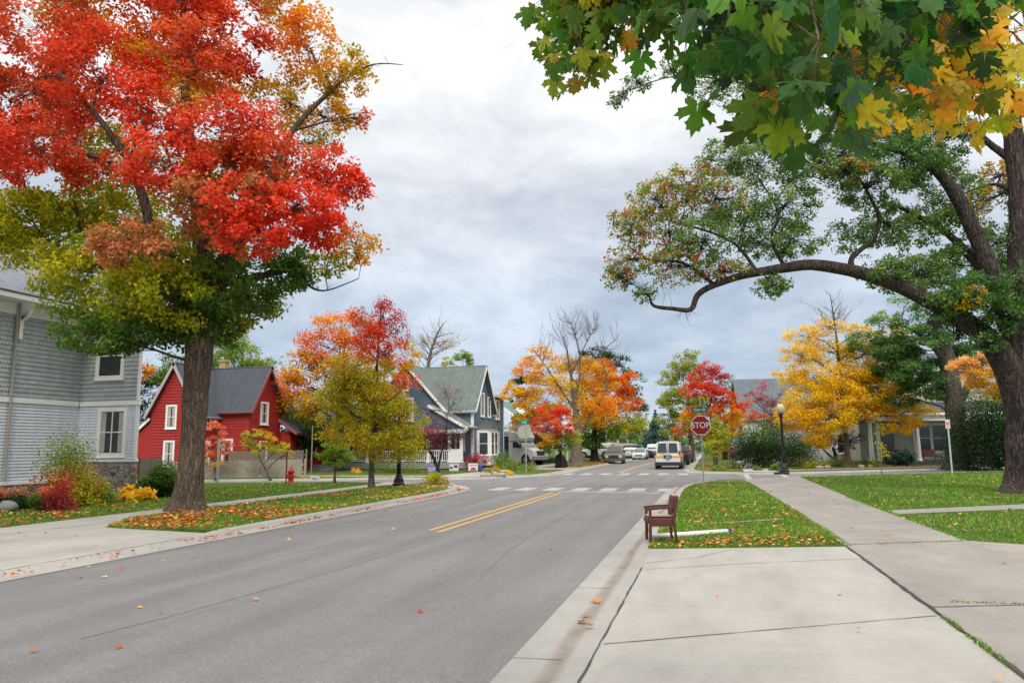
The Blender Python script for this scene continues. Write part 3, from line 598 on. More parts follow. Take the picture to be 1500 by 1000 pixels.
def scallop_mb(W, s0, s1, z0, z1, row=.16, wd=.13, lift=.03, kind=5):
    b = MB(); P, u, n = W; k = int(round((z1-z0)/row)); row = (z1-z0)/k
    q = lambda a, d, zz: (P[0]+u[0]*a+n[0]*d, P[1]+u[1]*a+n[1]*d, zz)
    m = max(1, int(round((s1-s0)/wd))); wd = (s1-s0)/m
    for i in range(k):
        zb = z0+(i+1)*row+.02; za = z0+i*row; off = wd/2 if i % 2 else 0
        for j in range(-1 if off else 0, m):
            a0 = max(s0, s0+j*wd+off+.004); a1 = min(s1, s0+(j+1)*wd+off-.004)
            if a1-a0 < .02: continue
            d = lift+random.uniform(-.004, .004); c = (a1-a0); dp = row*.35
            pts = [(a0, za+dp), (a0+c*.22, za+dp*.25), (a0+c*.5, za), (a1-c*.22, za+dp*.25), (a1, za+dp)]
            b.poly([q(a, d, zz) for a, zz in pts]+[q(a1, .002, zb), q(a0, .002, zb)])
            b.poly([q(a0, 0, za+dp), q(a0, d, za+dp), q(a0+c*.5, d, za), q(a1, d, za+dp), q(a1, 0, za+dp)])
    return b
def window(house, W, s, z, w_, h, cols=1, rows=2, cas=.11, curtain=.0, trimm=None, name='window'):
    b = MB(); t = trimm or WHITE
    b.wb(W, s-cas, s, z-cas, z+h+cas, 0, .08); b.wb(W, s+w_, s+w_+cas, z-cas, z+h+cas, 0, .08)
    b.wb(W, s, s+w_, z+h, z+h+cas, 0, .08); b.wb(W, s, s+w_, z-cas, z, 0, .08)
    f = b.build(name, t, house)
    s_ = MB(); s_.wb(W, s-cas-.03, s+w_+cas+.03, z-cas-.04, z-cas, .0, .12); s_.build('sill', t, f)
    s_ = MB(); e = .04
    for i in range(cols+1):
        x = s+w_*i/cols; s_.wb(W, max(s, x-e/2), min(s+w_, x+e/2), z, z+h, .01, .062)
    for j in range(rows+1):
        y = z+h*j/rows; s_.wb(W, s, s+w_, max(z, y-e/2), min(z+h, y+e/2), .012, .066)
    s_.build('sash', t, f)
    p = MB(); p.wb(W, s, s+w_, z, z+h, -.02, .040); p.build('pane', GLASS, f)
    if curtain:
        p = MB(); p.wb(W, s+.04, s+w_*curtain, z+.05, z+h-.05, .040, .044); p.wb(W, s+w_*(1-curtain), s+w_-.04, z+.05, z+h-.05, .040, .044); p.build('curtain', CURT, f)
    return f
def slab(name, pts, t, m, house, trimm=None, tw=.0):
    P = [Vector(p) for p in pts]; n = (P[1]-P[0]).cross(P[2]-P[0]).normalized()
    if n.z < 0: n = -n
    b = MB(); b.prism([p for p in P], -n*t); o = b.build(name, m, house)
    if trimm:
        b = MB(); c = sum(P, Vector())/len(P)
        for i in range(len(P)):
            if i in tw if isinstance(tw, (tuple, list)) else True:
                a, d = P[i], P[(i+1) % len(P)]; o_ = (d-a).cross(n).normalized()
                if o_.dot((a+d)/2-c) < 0: o_ = -o_
                b.prism([a+o_*.002+n*.012, d+o_*.002+n*.012, d+o_*.03+n*.012, a+o_*.03+n*.012], -n*(t+.09))
        if b.v: b.build('fascia', trimm, o)
    return o
def frame(x0, y0, x1, y1, side=1):
    u = Vector((x1-x0, y1-y0, 0)); L = u.length; u.normalize(); n = Vector((u.y, -u.x, 0))*side
    return ((x0, y0), (u.x, u.y), (n.x, n.y)), L
# ---------------------------------------------------------------- pale grey Victorian house on the left
def stone_mat(name, c):
    def ex(n, g, cc):
        mp = n.n('ShaderNodeMapping', ins={'Vector': g, 'Scale': (1, 1, 2.0)}).outputs[0]
        v = n.n('ShaderNodeTexVoronoi', ins={'Vector': mp, 'Scale': 3.6, 'Randomness': 1.0}); e = n.n('ShaderNodeTexVoronoi', feature='DISTANCE_TO_EDGE', ins={'Vector': mp, 'Scale': 3.6}).outputs[0]
        k = n.ramp(n.n('ShaderNodeSeparateColor', ins={0: v.outputs['Color']}).outputs[0], [(0, (.16, .13, .12)), (.35, (.30, .26, .23)), (.7, (.42, .37, .33)), (1, (.22, .20, .21))])
        cc = n.mix(.85, cc, k)
        return n.mix(n.ramp(e, [(.03, (1, 1, 1)), (.07, (0, 0, 0))]), cc, (.09, .08, .075))
    return mat(name, c, .9, .2, 4, 1.0, 12, extra=ex)
STONE = stone_mat('fieldstone', (.33, .29, .26))
GSID = siding('grey_clapboard', (.66, .70, .78)); GSH = siding('grey_scallop_shingle', (.43, .48, .50), .22)
H = thing('victorian_house', 'pale grey two storey house with scalloped shingle upper floor, white trim and stone foundation', 'house', (-24, 24, 0))
W1, L1 = frame(-24, 13, -24, 24); W2, L2 = frame(-24, 24, -21.2, 24); W3, L3 = frame(-21.2, 24, -25.2, 28.1)
b = wall_mb(W1, .62, 3.45, s0=0, s1=11, step=.115, lift=.036)
for bb in (wall_mb(W2, 1.42, 3.45, s0=0, s1=2.8, step=.115, lift=.036), wall_mb(W3, 1.42, 3.45, s0=0, s1=5.7, step=.115, lift=.036)): b.add(bb.v, bb.f)
b.build('clapboard_wall', GSID, H)
b = scallop_mb(W1, 0, 11, 3.66, 6.62)
for bb in (scallop_mb(W2, 0, 2.8, 3.66, 6.62), scallop_mb(W3, 0, 5.7, 3.66, 6.62)): b.add(bb.v, bb.f)
b.build('shingle_wall', GSH, H)
b = MB(); b.box(-34, -24.03, 12, 24.0, 0, 7.1); b.prism([(-33.9, 23.9, .02), (-24.0, 24.03, .02), (-21.24, 24.03, .02), (-25.2, 28.05, .02), (-33.9, 28.05, .02)], (0, 0, 7.06)); b.build('wall_core', GSID, H)
b = MB(); b.wb(W1, -1, 11-.06, 0, .56, .0, .05); b.wb(W2, .055, 2.86, 0, 1.30, 0, .06); b.wb(W3, 0, 5.7, 0, 1.30, 0, .058); b.build('foundation', STONE, H)
b = MB()
for W, a, c, zs in ((W1, -1, 11-.1, .56), (W2, .08, 2.9, 1.30), (W3, -.04, 5.7, 1.30)):
    b.wb(W, a, c, zs, zs+.10, 0, .10); b.wb(W, a, c, 3.46, 3.645, 0, .075); b.wb(W, a, c, 6.62, 7.05, 0, .06)
b.wb(W2, 2.70, 2.835, 1.42, 3.45, 0, .05); b.wb(W3, 0.03, .14, 1.42, 3.45, 0, .052); b.wb(W2, 2.70, 2.83, 3.66, 6.62, 0, .04)
b.build('trim', WHITE, H)
window(H, W2, 1.12, 1.62, 1.08, 1.62, 2, 2, .14, curtain=.22)
window(H, W2, .85, 4.62, 1.05, 1.6, 1, 2, .14)
b = MB(); b.box(-34.6, -23.35, 11.5, 23.35, 7.06, 7.16); b.prism([(-34.6, 23.36, 7.062), (-20.6, 23.36, 7.062), (-25.2, 28.4, 7.062), (-34.6, 28.4, 7.062)], (0, 0, .1)); b.build('soffit', WHITE, H)
b = MB(); b.box(-23.36, -23.2, 11.5, 23.2, 7.04, 7.26); b.box(-23.2, -20.35, 23.18, 23.34, 7.04, 7.26); b.build('gutter', WHITE, H)
RSH = shingle_mat('slate_grey_shingles', (.19, .22, .26))
slab('roof', [(-23.15, 11.3, 7.27), (-23.15, 24.2, 7.27), (-29, 24.2, 11.5), (-29, 11.3, 11.5)], .1, RSH, H)
slab('roof', [(-20.3, 23.12, 7.275), (-25.2, 28.4, 7.275), (-25.5, 25.5, 10.0)], .1, RSH, H); slab('roof', [(-20.3, 23.12, 7.276), (-25.5, 25.5, 10.0), (-29, 25.5, 10.0), (-29, 23.12, 7.276)], .1, RSH, H)
b = MB()
pz = at(20, 480, 25.7); yb = 21.05
for k in range(9):
    a = k/8*math.pi/2; b.box(-24+.06, -24+.12+.50*math.sin(a), yb-.05, yb+.05, 6.42+.62*(1-math.cos(a))-.02 if k else 6.3, 6.50+.62*(1-math.cos(a))+.02)
b.box(-23.96, -23.86, yb-.07, yb+.07, 5.75, 7.05); b.build('bracket', WHITE, H)
b = MB(); b.tube([(-23.9, 20.9, 7.0), (-23.9, 20.9, 6.4), (-23.9, 20.9, .7)], .045, 8); b.build('downspout', mat('downspout_tan', (.33, .31, .27), .5, .1), H)
# ---------------------------------------------------------------- red house
RED = siding('red_boards', (.37, .024, .018), .16); RW = mat('red_trim', (.22, .012, .014), .6, .1)
DSH = shingle_mat('charcoal_shingles', (.065, .074, .092))
H = thing('red_house', 'barn red gabled house with charcoal roof behind the big maple', 'house', (-32, 45, 0))
xa0, xa1, ya = -36.05, -32.5, 42.0; ap = (xa0+xa1)/2; za, zt = 4.45, 7.45
WA, LA = frame(xa0, ya, xa1, ya)
def gab(L, ze, zt): return lambda z: (0, L) if z <= ze else (L/2*(z-ze)/(zt-ze), L-L/2*(z-ze)/(zt-ze))
b = wall_mb(WA, .3, zt, gab(LA, za, zt), step=.2, lift=.045)
WB, LB = frame(-30, 44.2, -30, 47.9); b2 = wall_mb(WB, .3, zt, gab(LB, 4.7, zt), step=.2, lift=.045)
WC, LC_ = frame(xa1, 44.2, -30, 44.2); b3 = wall_mb(WC, .3, 4.7, s0=0, s1=LC_, step=.2, lift=.045)
WD, LD = frame(xa1, ya, xa1, 44.2); b4 = wall_mb(WD, .3, 4.5, s0=0, s1=LD, step=.2, lift=.045)
for q in (b2, b3, b4): b.add(q.v, q.f)
b.build('board_wall', RED, H)
b = MB(); b.prism([(xa0+.03, ya+.03, 0), (xa1-.03, ya+.03, 0), (xa1-.03, ya+.03, za), (ap, ya+.03, zt-.05), (xa0+.03, ya+.03, za)], (0, 9, 0))
b.prism([(-30.03, 44.24, 0), (-30.03, 47.86, 0), (-30.03, 47.86, 4.7), (-30.03, 46.05, zt-.05), (-30.03, 44.24, 4.7)], (-4.3, 0, 0)); b.build('wall_core', RW, H)
def gable_roof(H, x0, x1, y0, y1, ze, zt, axis, m, ov=.35, oe=.45, fm=WHITE):
    out = []
    if axis == 'y':
        cx = (x0+x1)/2; k = (zt-ze)/((x1-x0)/2); a = x0-oe; c = x1+oe; zz = ze-k*oe
        for e in (a, c): out.append(slab('roof', [(e, y0-ov, zz+.12), (e, y1, zz+.12), (cx, y1, zt+.12), (cx, y0-ov, zt+.12)], .11, m, H, fm, (0, 3)))
    else:
        cy = (y0+y1)/2; k = (zt-ze)/((y1-y0)/2); a = y0-oe; c = y1+oe; zz = ze-k*oe
        for e in (a, c): out.append(slab('roof', [(x0, e, zz+.12), (x1+ov, e, zz+.12), (x1+ov, cy, zt+.12), (x0, cy, zt+.12)], .11, m, H, fm, (0, 1)))
    return out
RF = mat('dark_red_fascia', (.30, .10, .11), .6, .1)
gable_roof(H, xa0, xa1, ya, 51, za, zt, 'y', DSH, .3, .4, mat('pale_fascia', (.45, .38, .38), .6))
gable_roof(H, -34.2, -30, 44.2, 47.9, 4.7, zt, 'x', DSH, .35, .4, RF)
window(H, WA, 1.30, 3.25, .62, 1.35, 1, 2, .12, curtain=.4); window(H, WA, 1.25, .75, .62, 1.5, 1, 2, .12, curtain=.4)
window(H, WB, 1.25, 3.55, .72, 1.35, 1, 2, .12, curtain=.35); window(H, WD, .75, 3.2, .55, 1.1, 1, 2, .10); window(H, WC, .55, .75, .62, 1.6, 1, 2, .12, curtain=.2); window(H, WD, .6, .6, .7, 1.6, 1, 2, .12, curtain=.3); window(H, WB, 1.25, .8, .72, 1.4, 1, 2, .12, curtain=.2)
b = MB(); b.box(-34.56, -34.04, 46.84, 47.36, 7.0, 8.25); b.box(-34.62, -33.98, 46.78, 47.42, 8.12, 8.25); b.build('chimney', mat('yellow_brick', (.42, .32, .14), .9, .25, 8), H)
# lean-to on the left and the low rear annexe on the right
slab('lean_to_roof', [(xa0-2.0, ya-.1, 2.35), (xa0-.1, ya-.1, 3.9), (xa0-.1, ya+6, 3.9), (xa0-2.0, ya+6, 2.35)], .1, DSH, H, WHITE, (0,))
b = MB(); b.prism([(xa0-1.8, ya+.05, 0), (xa0, ya+.05, 0), (xa0, ya+.05, 3.72), (xa0-1.8, ya+.05, 2.3)], (0, 5, 0)); b.build('lean_to_wall', RED, H)
b = MB(); b.box(-33, -29.2, 48.0, 53.4, 0, 3.0); b.build('annexe_wall', RED, H)
slab('annexe_roof', [(-28.4, 47.6, 2.9), (-28.4, 53.8, 2.9), (-32.5, 53.8, 5.6), (-32.5, 47.6, 5.6)], .12, DSH, H, RF, (0, 3))
WN, _ = frame(-29.2, 48, -29.2, 53.4); window(H, WN, 3.0, 1.5, .55, .9, 1, 1, .1)
b = MB(); b.prism([(-33, 54, 0), (-33, 61, 0), (-33, 61, 3.2), (-33, 57.5, 4.9), (-33, 54, 3.2)], (5.2, 0, 0)); b.build('rear_wall', mat('dark_boards', (.07, .03, .03)), H)
gable_roof(H, -33.5, -27.6, 54, 61, 3.2, 5.4, 'x', DSH, .3, .4, RF)
# ---------------------------------------------------------------- blue house
BLU = siding('blue_boards', (.12, .175, .26), .12); BSH = shingle_mat('green_grey_shingles', (.135, .168, .162))
H = thing('blue_house', 'slate blue gabled house with white front porch railing and grey green roof', 'house', (-21, 57, 0))
xa0, xa1, ya = -26.35, -20.1, 55.0; za, zt = 4.95, 8.4
WA, LA = frame(xa0, ya, xa1, ya); b = wall_mb(WA, .5, zt, gab(LA, za, zt), step=.16)
WB, LB = frame(-18, 56.2, -18, 61.6); q = wall_mb(WB, .5, zt, gab(LB, 5.0, zt), step=.16); b.add(q.v, q.f)
WC, LC_ = frame(xa1, 56.2, -18, 56.2); q = wall_mb(WC, .5, 5.0, s0=0, s1=LC_, step=.16); b.add(q.v, q.f)
WE, LE = frame(-18.25, 61.6, -18.25, 66.2); q = wall_mb(WE, .5, 6.3, s0=0, s1=LE, step=.16); b.add(q.v, q.f)
b.build('board_wall', BLU, H)
b = MB(); ap = (xa0+xa1)/2
b.prism([(xa0+.03, ya+.03, 0), (xa1-.03, ya+.03, 0), (xa1-.03, ya+.03, za), (ap, ya+.03, zt-.05), (xa0+.03, ya+.03, za)], (0, 9, 0))
b.prism([(-18.03, 56.24, 0), (-18.03, 61.56, 0), (-18.03, 61.56, 5.0), (-18.03, 58.9, zt-.05), (-18.03, 56.24, 5.0)], (-5, 0, 0)); b.box(-24, -18.28, 61.6, 66.15, 0, 6.28); b.build('wall_core', BLU, H)
gable_roof(H, xa0, xa1, ya, 64, za, zt, 'y', BSH, .35, .55, WHITE); gable_roof(H, -23.2, -18, 56.2, 61.6, 5.0, zt, 'x', BSH, .4, .45, WHITE)
slab('roof', [(-18.0, 61.4, 6.3), (-17.8, 66.6, 6.3), (-22, 66.6, 7.0), (-22, 61.4, 7.0)], .12, BSH, H, WHITE, (0,))
for w_, a0, a1, zz in ((WC, 1.96, 2.10, 4.9), (WB, -.06, .12, 5.0), (WE, 4.5, 4.65, 6.2), (WA, LA-.14, LA, 4.9)): b = MB(); b.wb(w_, a0, a1, .5, zz, 0, .06); b.build('corner_board', WHITE, H)
window(H, WA, 2.8, 6.35, .5, .7, 1, 1, .12); window(H, WA, 2.55, 3.95, 1.15, 1.6, 2, 2, .14, curtain=.2)
window(H, WB, 2.15, 4.35, .8, 1.75, 1, 2, .13, curtain=.4); window(H, WB, 4.2, 4.35, .55, 1.5, 1, 2, .13); window(H, WE, 2.1, 4.3, .95, 1.5, 1, 2, .13, curtain=.3); window(H, WE, 1.9, 1.35, 1.0, 1.6, 1, 2, .13); window(H, WC, .75, 1.6, .6, 1.25, 1, 2, .13)
# bay on the street side
b = MB(); b.prism([(-18, 57.2, .3), (-17.1, 57.9, .3), (-17.1, 60.3, .3), (-18, 61, .3)], (0, 0, 3.0)); bay = b.build('bay', WHITE, H)
b = MB(); b.prism([(-18, 56.95, 3.3), (-16.85, 57.75, 3.3), (-16.85, 60.45, 3.3), (-18, 61.25, 3.3)], (0, 0, .2)); b.prism([(-18, 57.4, 3.5), (-17.3, 58.0, 3.5), (-17.3, 60.2, 3.5), (-18, 60.8, 3.5)], (0, 0, .35)); b.build('bay_roof', BSH, bay)
for (x0, y0, x1, y1, a, wd) in ((-18, 57.2, -17.1, 57.9, .2, .75), (-17.1, 57.9, -17.1, 60.3, .3, .8), (-17.1, 57.9, -17.1, 60.3, 1.3, .8)):
    WF, _ = frame(x0, y0, x1, y1); window(H, WF, a, 1.15, wd, 1.75, 1, 2, .06)
# front porch with railing, and the lean-to roof that kicks out at its right
b = MB(); b.box(-30.4, -17.7, 53.0, 54.95, .18, .62); b.build('porch_floor', mat('porch_grey', (.30, .31, .33), .7, .1), H)
b = MB(); b.box(-30.35, -17.75, 53.06, 54.9, .0, .18); b.build('porch_base', mat('dark_lattice', (.10, .06, .05)), H)
for x in (-30.1, -27.9, -25.6, -23.1, -20.6, -18.9, -17.95):
    b = MB(); b.box(x-.10, x+.10, 53.15, 53.35, .62, 3.0); b.box(x-.14, x+.14, 53.11, 53.39, 2.85, 3.0); b.box(x-.13, x+.13, 53.12, 53.38, .621, .8); b.build('porch_post', WHITE, H)
b = MB(); b.box(-30.1, -18.9, 53.2, 53.28, 1.48, 1.56); b.box(-30.1, -18.9, 53.21, 53.27, .72, .78)
x = -30.0
while x < -19: b.box(x-.02, x+.02, 53.22, 53.26, .78, 1.48); x += .16
b.build('railing', WHITE, H)
b = MB(); b.box(-18.8, -18.05, 53.19, 53.3, .62, 1.62); b.build('porch_panel', WHITE, H)
slab('porch_roof', [(-30.5, 52.7, 3.02), (-17.6, 52.7, 3.02), (-17.6, 55, 3.5), (-30.5, 55, 3.5)], .16, BSH, H, WHITE, (0, 1))
slab('kick_roof', [(-20.6, 53.2, 5.0), (-17.4, 53.2, 3.2), (-17.4, 56.15, 3.2), (-20.6, 56.15, 5.0)], .12, BSH, H, WHITE, (0,))
b = MB(); b.prism([(-20.6, 53.5, 3.1), (-17.9, 53.5, 3.1), (-17.9, 53.5, 3.3), (-20.6, 53.5, 4.85)], (0, 2.5, 0)); b.build('porch_gable', BLU, H)
WP, _ = frame(-30, 54.9, -20, 54.9); window(H, WP, 8.7, 1.2, .9, 1.5, 1, 2, .12)
for i in range(3):
    b = MB(); b.box(-29.9, -27.6, 50.7+.3*i, 51.02+.3*i, .1, .24+.15*i); b.build('porch_step', mat('step_grey', (.33, .36, .40), .8, .1), H)
# ---------------------------------------------------------------- green roofed house behind the shuttle bus
H = thing('green_roofed_house', 'low white house with green roof behind the parked shuttle bus', 'house', (-19, 72, 0))
P0 = at(742, 620, 80); 
b = MB(); b.box(-27, -17.2, 73, 82, 0, 3.3); b.build('wall', mat('cream_boards', (.40, .37, .36), .7, .1), H)
slab('roof', [(-16.6, 72.5, 3.3), (-16.6, 82.5, 3.3), (-21, 82.5, 6.6), (-21, 72.5, 6.6)], .15, mat('green_shingles', (.10, .21, .19), .9, .2, 4), H, WHITE, (0, 3))
b = MB(); b.prism([(-17.4, 76, 3.4), (-17.4, 79.4, 3.4), (-17.4, 79.4, 4.6), (-17.4, 77.7, 6.0), (-17.4, 76, 4.6)], (-2.6, 0, 0)); b.build('dormer', WHITE, H)
slab('porch_roof', [(-14.2, 71.5, 2.5), (-14.2, 80.5, 2.5), (-17.4, 80.5, 3.5), (-17.4, 71.5, 3.5)], .12, mat('green_shingles', (.10, .21, .19)), H, WHITE, (0, 3))
for y in (71.9, 74.8, 77.6, 80.2): b = MB(); b.box(-14.5, -14.32, y-.1, y+.1, .1, 2.4); b.build('porch_post', WHITE, H)
# ---------------------------------------------------------------- white house with columned porch on the right
H = thing('white_house', 'white two storey house with round porch columns and dark porch roof', 'house', (16, 62, 0))
D = 55.0
e1 = at(1262, 680, D); e2 = at(1480, 680, D); W, L = frame(e1.x, e1.y, e2.x, e2.y)
CRM = siding('cream_siding', (.46, .45, .38), .08)
def S(px): # position along the porch line for a photo column
    v = ray(px, 650); t = ((e1.x)*W[2][0]+(e1.y)*W[2][1])/(v.x*W[2][0]+v.y*W[2][1]); p = v*t; return (p.x-W[0][0])*W[1][0]+(p.y-W[0][1])*W[1][1]
back = -3.0
Wb = ((W[0][0]+W[2][0]*back, W[0][1]+W[2][1]*back), W[1], W[2])
b = wall_mb(Wb, .5, 7.5, s0=1.4, s1=16, step=.16); b.build('siding_wall', CRM, H)
b = MB(); b.wb(Wb, 1.45, 16, 0, 7.48, -8, -.02); b.build('wall_core', CRM, H)
b = MB(); b.wb(W, -.2, 16, .1, .42, -3, .25); b.build('porch_floor', mat('porch_dark', (.06, .06, .065), .6, .1), H)
b = MB(); b.wb(W, -.1, 16, .0, .12, -3, .2); b.build('porch_base', STONE, H)
for px in (1276, 1287, 1345, 1462):
    s = S(px); q = (W[0][0]+W[1][0]*s, W[0][1]+W[1][1]*s); b = MB(); b.lathe((q[0], q[1], 0), [(.22, .42), (.22, .52), (.16, .56), (.15, 1.6), (.125, 3.2), (.17, 3.24), (.19, 3.34)], 14)
    b.build('porch_column', WHITE, H, False)
b = MB(); b.wb(W, -.35, 16, 3.34, 3.75, -.25, .22); b.wb(W, -.35, -.1, 3.34, 3.75, -3, -.25); b.wb(W, -.55, 16, 3.75, 3.92, -3, .5); b.build('porch_beam', WHITE, H)
q = lambda s, d, zz: (W[0][0]+W[1][0]*s+W[2][0]*d, W[0][1]+W[1][1]*s+W[2][1]*d, zz)
slab('porch_roof', [q(-.55, .5, 3.93), q(16, .5, 3.93), q(16, -2.95, 4.9), q(1.2, -2.95, 4.9)], .1, mat('dark_porch_shingles', (.055, .06, .07), .9, .2), H)
window(H, Wb, S(1388)*1.17, 4.9, 1.3, 2.3, 1, 2, .16); window(H, Wb, S(1310)*1.17, 4.9, 1.0, 2.1, 1, 2, .16)
for px, w_ in ((1366, 1.2), (1392, 1.2), (1420, 1.2)): window(H, Wb, S(px)*1.06, 1.1, w_, 2.0, 1, 2, .12)
b = MB(); s = S(1328); b.wb(Wb, s-.6, s+.6, .45, 2.75, .0, .08); dr = b.build('door', mat('door_grey', (.13, .13, .13), .5, .1), H)
b = MB(); b.wb(Wb, s-.45, s+.45, 1.5, 2.6, .08, .10); b.build('pane', GLASS, dr)
slab('roof', [(q(2.2, -2.6, 7.5)), q(16.5, -2.6, 7.5), q(16.5, -7, 9.2), q(4.2, -7, 9.2)], .15, DSH, H, WHITE, (0,))
# side wing seen left of the columns
Ww = ((e1.x-3.4, e1.y+5.5), W[1], W[2]); b = wall_mb(Ww, .3, 3.6, s0=-1.5, s1=4, step=.16); b.build('side_wing', siding('white_siding', (.56, .60, .62), .05), H)
b = MB(); b.wb(Ww, -1.5, 3.9, 0, 3.6, -5, -.02); b.build('side_wing_core', siding('white_siding', (.56, .60, .62)), H)
slab('side_roof', [(Ww[0][0]+Ww[1][0]*a+Ww[2][0]*d_, Ww[0][1]+Ww[1][1]*a+Ww[2][1]*d_, z_) for a, d_, z_ in ((-2, .5, 3.55), (4.2, .5, 3.55), (4.2, -5, 5.6), (-2, -5, 5.6))], .12, DSH, H, WHITE, (0,))
window(H, Ww, 2.9, 1.0, .55, 1.5, 1, 2, .1)
# grey roofed building beyond the sidewalk
H = thing('grey_roofed_building', 'long building with plain grey roof and white walls beyond the dark shrub', 'building', at(1150, 660, 84).xy.to_3d())
e = at(1090, 660, 82); f = at(1262, 660, 80); W4, L4 = frame(e.x, e.y, f.x, f.y)
b = wall_mb(W4, .2, 4.6, s0=0, s1=L4, step=.2); b.build('wall', siding('white_siding', (.56, .60, .62)), H)
b = MB(); b.wb(W4, .05, L4, 0, 4.55, -10, -.02); b.build('wall_core', siding('white_siding', (.56, .60, .62)), H)
q = lambda s, d, zz: (W4[0][0]+W4[1][0]*s+W4[2][0]*d, W4[0][1]+W4[1][1]*s+W4[2][1]*d, zz)
slab('roof', [q(-.3, .5, 4.5), q(L4+.3, .5, 4.5), q(L4+.3, -4.5, 9.3), q(-.3, -4.5, 9.3)], .2, shingle_mat('blue_grey_shingles', (.12, .145, .175)), H, WHITE, (0,))
slab('roof', [q(-.3, -9.5, 4.5), q(L4+.3, -9.5, 4.5), q(L4+.3, -4.5, 9.3), q(-.3, -4.5, 9.3)], .2, shingle_mat('blue_grey_shingles', (.12, .145, .175)), H)
for s in (2.5, 5.5, 8.5): window(H, W4, s, 1.2, 1.0, 1.6, 1, 2, .12)
# ================================================================== TREES AND SHRUBS
BK = barkmat('bark_brown', '85756a', '42372f'); BKG = barkmat('bark_grey', '847a76', '3c3634'); BKD = barkmat('bark_dark', '4a4040', '241e1c', 1.3); BKO = barkmat('bark_oak', '6a605c', '262020'); BKL = barkmat('bark_pale', 'a09488', '5a5048')
# the big maple, red over green
tree('maple_tree', 'big maple with red upper crown and green lower crown on the left verge', 'tree', 20.3,
 [(274, 747, .38), (279, 690, .335), (284, 620, .325), (288, 560, .34), (292, 510, .36), (297, 450, .34), (300, 400, .30), (290, 300, .20), (275, 180, .14), (270, 60, .12), (268, -60, .06)],
 [(60, 40, 95, 65, 'RO', -.5), (110, 20, 60, 40, 'OY', 0, .7), (20, 150, 70, 60, 'RO', 0), (150, 110, 95, 75, 'R', -1.5), (60, 220, 75, 60, 'R', -2), (40, 310, 60, 36, 'GY', -.5), (110, 305, 50, 30, 'GY', -1), (10, 235, 45, 30, 'RO', -1), (230, 40, 75, 50, 'RO', 1, .8), (210, 90, 40, 30, 'OY', 0, .8), (330, 55, 85, 55, 'R', 0), (300, 130, 70, 50, 'OY', 1.5, .7), (220, 160, 70, 45, 'R', -2.2),
  (330, 190, 85, 50, 'R', -2.4), (240, 235, 75, 45, 'R', -3), (400, 230, 75, 45, 'RO', -2), (480, 245, 55, 38, 'R', -1.4), (510, 275, 38, 28, 'RB', -1.5), (360, 295, 75, 40, 'R', -3), (440, 310, 75, 38, 'RB', -2.8), (370, 345, 60, 32, 'RB', -3.2), (475, 335, 50, 28, 'RB', -2.4), (120, 235, 55, 28, 'RO', -1.5), (280, 290, 55, 32, 'PG', -2.8),
  (440, 60, 55, 60, 'O', 1.6, .8), (500, 105, 50, 42, 'OG', 1.2, .8), (420, 150, 55, 55, 'OG', 1.8, .6), (480, 175, 45, 30, 'OY', 1.5, .7), (410, 0, 50, 40, 'OY', 1.5, .8), (535, 175, 16, 18, 'RO', 1.0, .6), (470, 210, 30, 18, 'GY', 1.4, .5),
  (190, 350, 58, 45, 'PG', -3.2), (60, 340, 85, 60, 'GY', .6), (130, 400, 85, 50, 'GY', -.8), (230, 430, 85, 45, 'GY', -1.6), (240, 385, 60, 35, 'GY', -1), (320, 420, 80, 45, 'GD', -.6), (300, 370, 80, 40, 'GY', .5), (400, 400, 60, 30, 'GD', .6), (140, 495, 68, 26, 'GD', -1.2), (210, 480, 80, 28, 'GD', -.6), (290, 480, 65, 26, 'GD', .3), (340, 465, 38, 26, 'YG', 1),
  (520, 355, 42, 28, 'OY', .4, .8), (480, 385, 38, 22, 'GY', .6, .8), (420, 375, 50, 25, 'GD', .2), (180, 320, 80, 40, 'GY', 1.5), (350, 250, 80, 60, 'OY', 1.8, .7), (170, 240, 70, 60, 'GY', 1.6, .7), (90, 150, 70, 70, 'RO', 1.8, .7), (240, 100, 80, 60, 'OY', 2, .6),
  (290, 70, 60, 60, 'RO', -1.6), (262, 150, 36, 34, 'OY', -1.8, .8), (300, 250, 50, 40, 'OG', -1.8, .9), (370, 275, 30, 20, 'PG', -3.4, .8), (310, 330, 50, 30, 'PG', -2), (270, 0, 60, 40, 'R', -1), (-50, 110, 70, 70, 'RO', 0), (-50, 330, 60, 70, 'G', 0), (110, -50, 90, 50, 'RO', 0), (270, -50, 110, 55, 'RO', .5), (400, -60, 60, 45, 'OG', 1), (280, 440, 90, 40, 'GD', 2.2), (150, 440, 80, 40, 'G', 2), (380, 440, 50, 26, 'G', 1.5)],
 150000, .115, BK, limbs=[[(296, 480, .22), (330, 400, .17, .2), (380, 300, .13, .6), (430, 190, .09, 1), (500, 120, .05, 1.2)], [(296, 480, .20), (240, 400, .16, -.4), (200, 260, .12, -1), (150, 180, .08, -1.3), (90, 110, .05, -1)], [(294, 440, .18), (340, 360, .13, -1.2), (400, 320, .09, -2), (470, 300, .05, -2)], [(298, 460, .16), (200, 410, .11, -.4), (110, 375, .07, -.5), (60, 345, .04, 0)], [(300, 420, .15), (380, 405, .10, .4), (430, 395, .07, .5), (455, 420, .04, .5), (480, 425, .022, .5), (525, 408, .012, .5)], [(500, 120, .05, 1.2), (545, 95, .025, 1.2), (590, 95, .010, 1.2)]],
 dr=.9, sub=2.0, subr=.34, flat=.65, ext=1.0, wj=.5, bare=[(560, 95, 25, 25, 3, 1.2), (490, 415, 30, 12, 3, .5)])
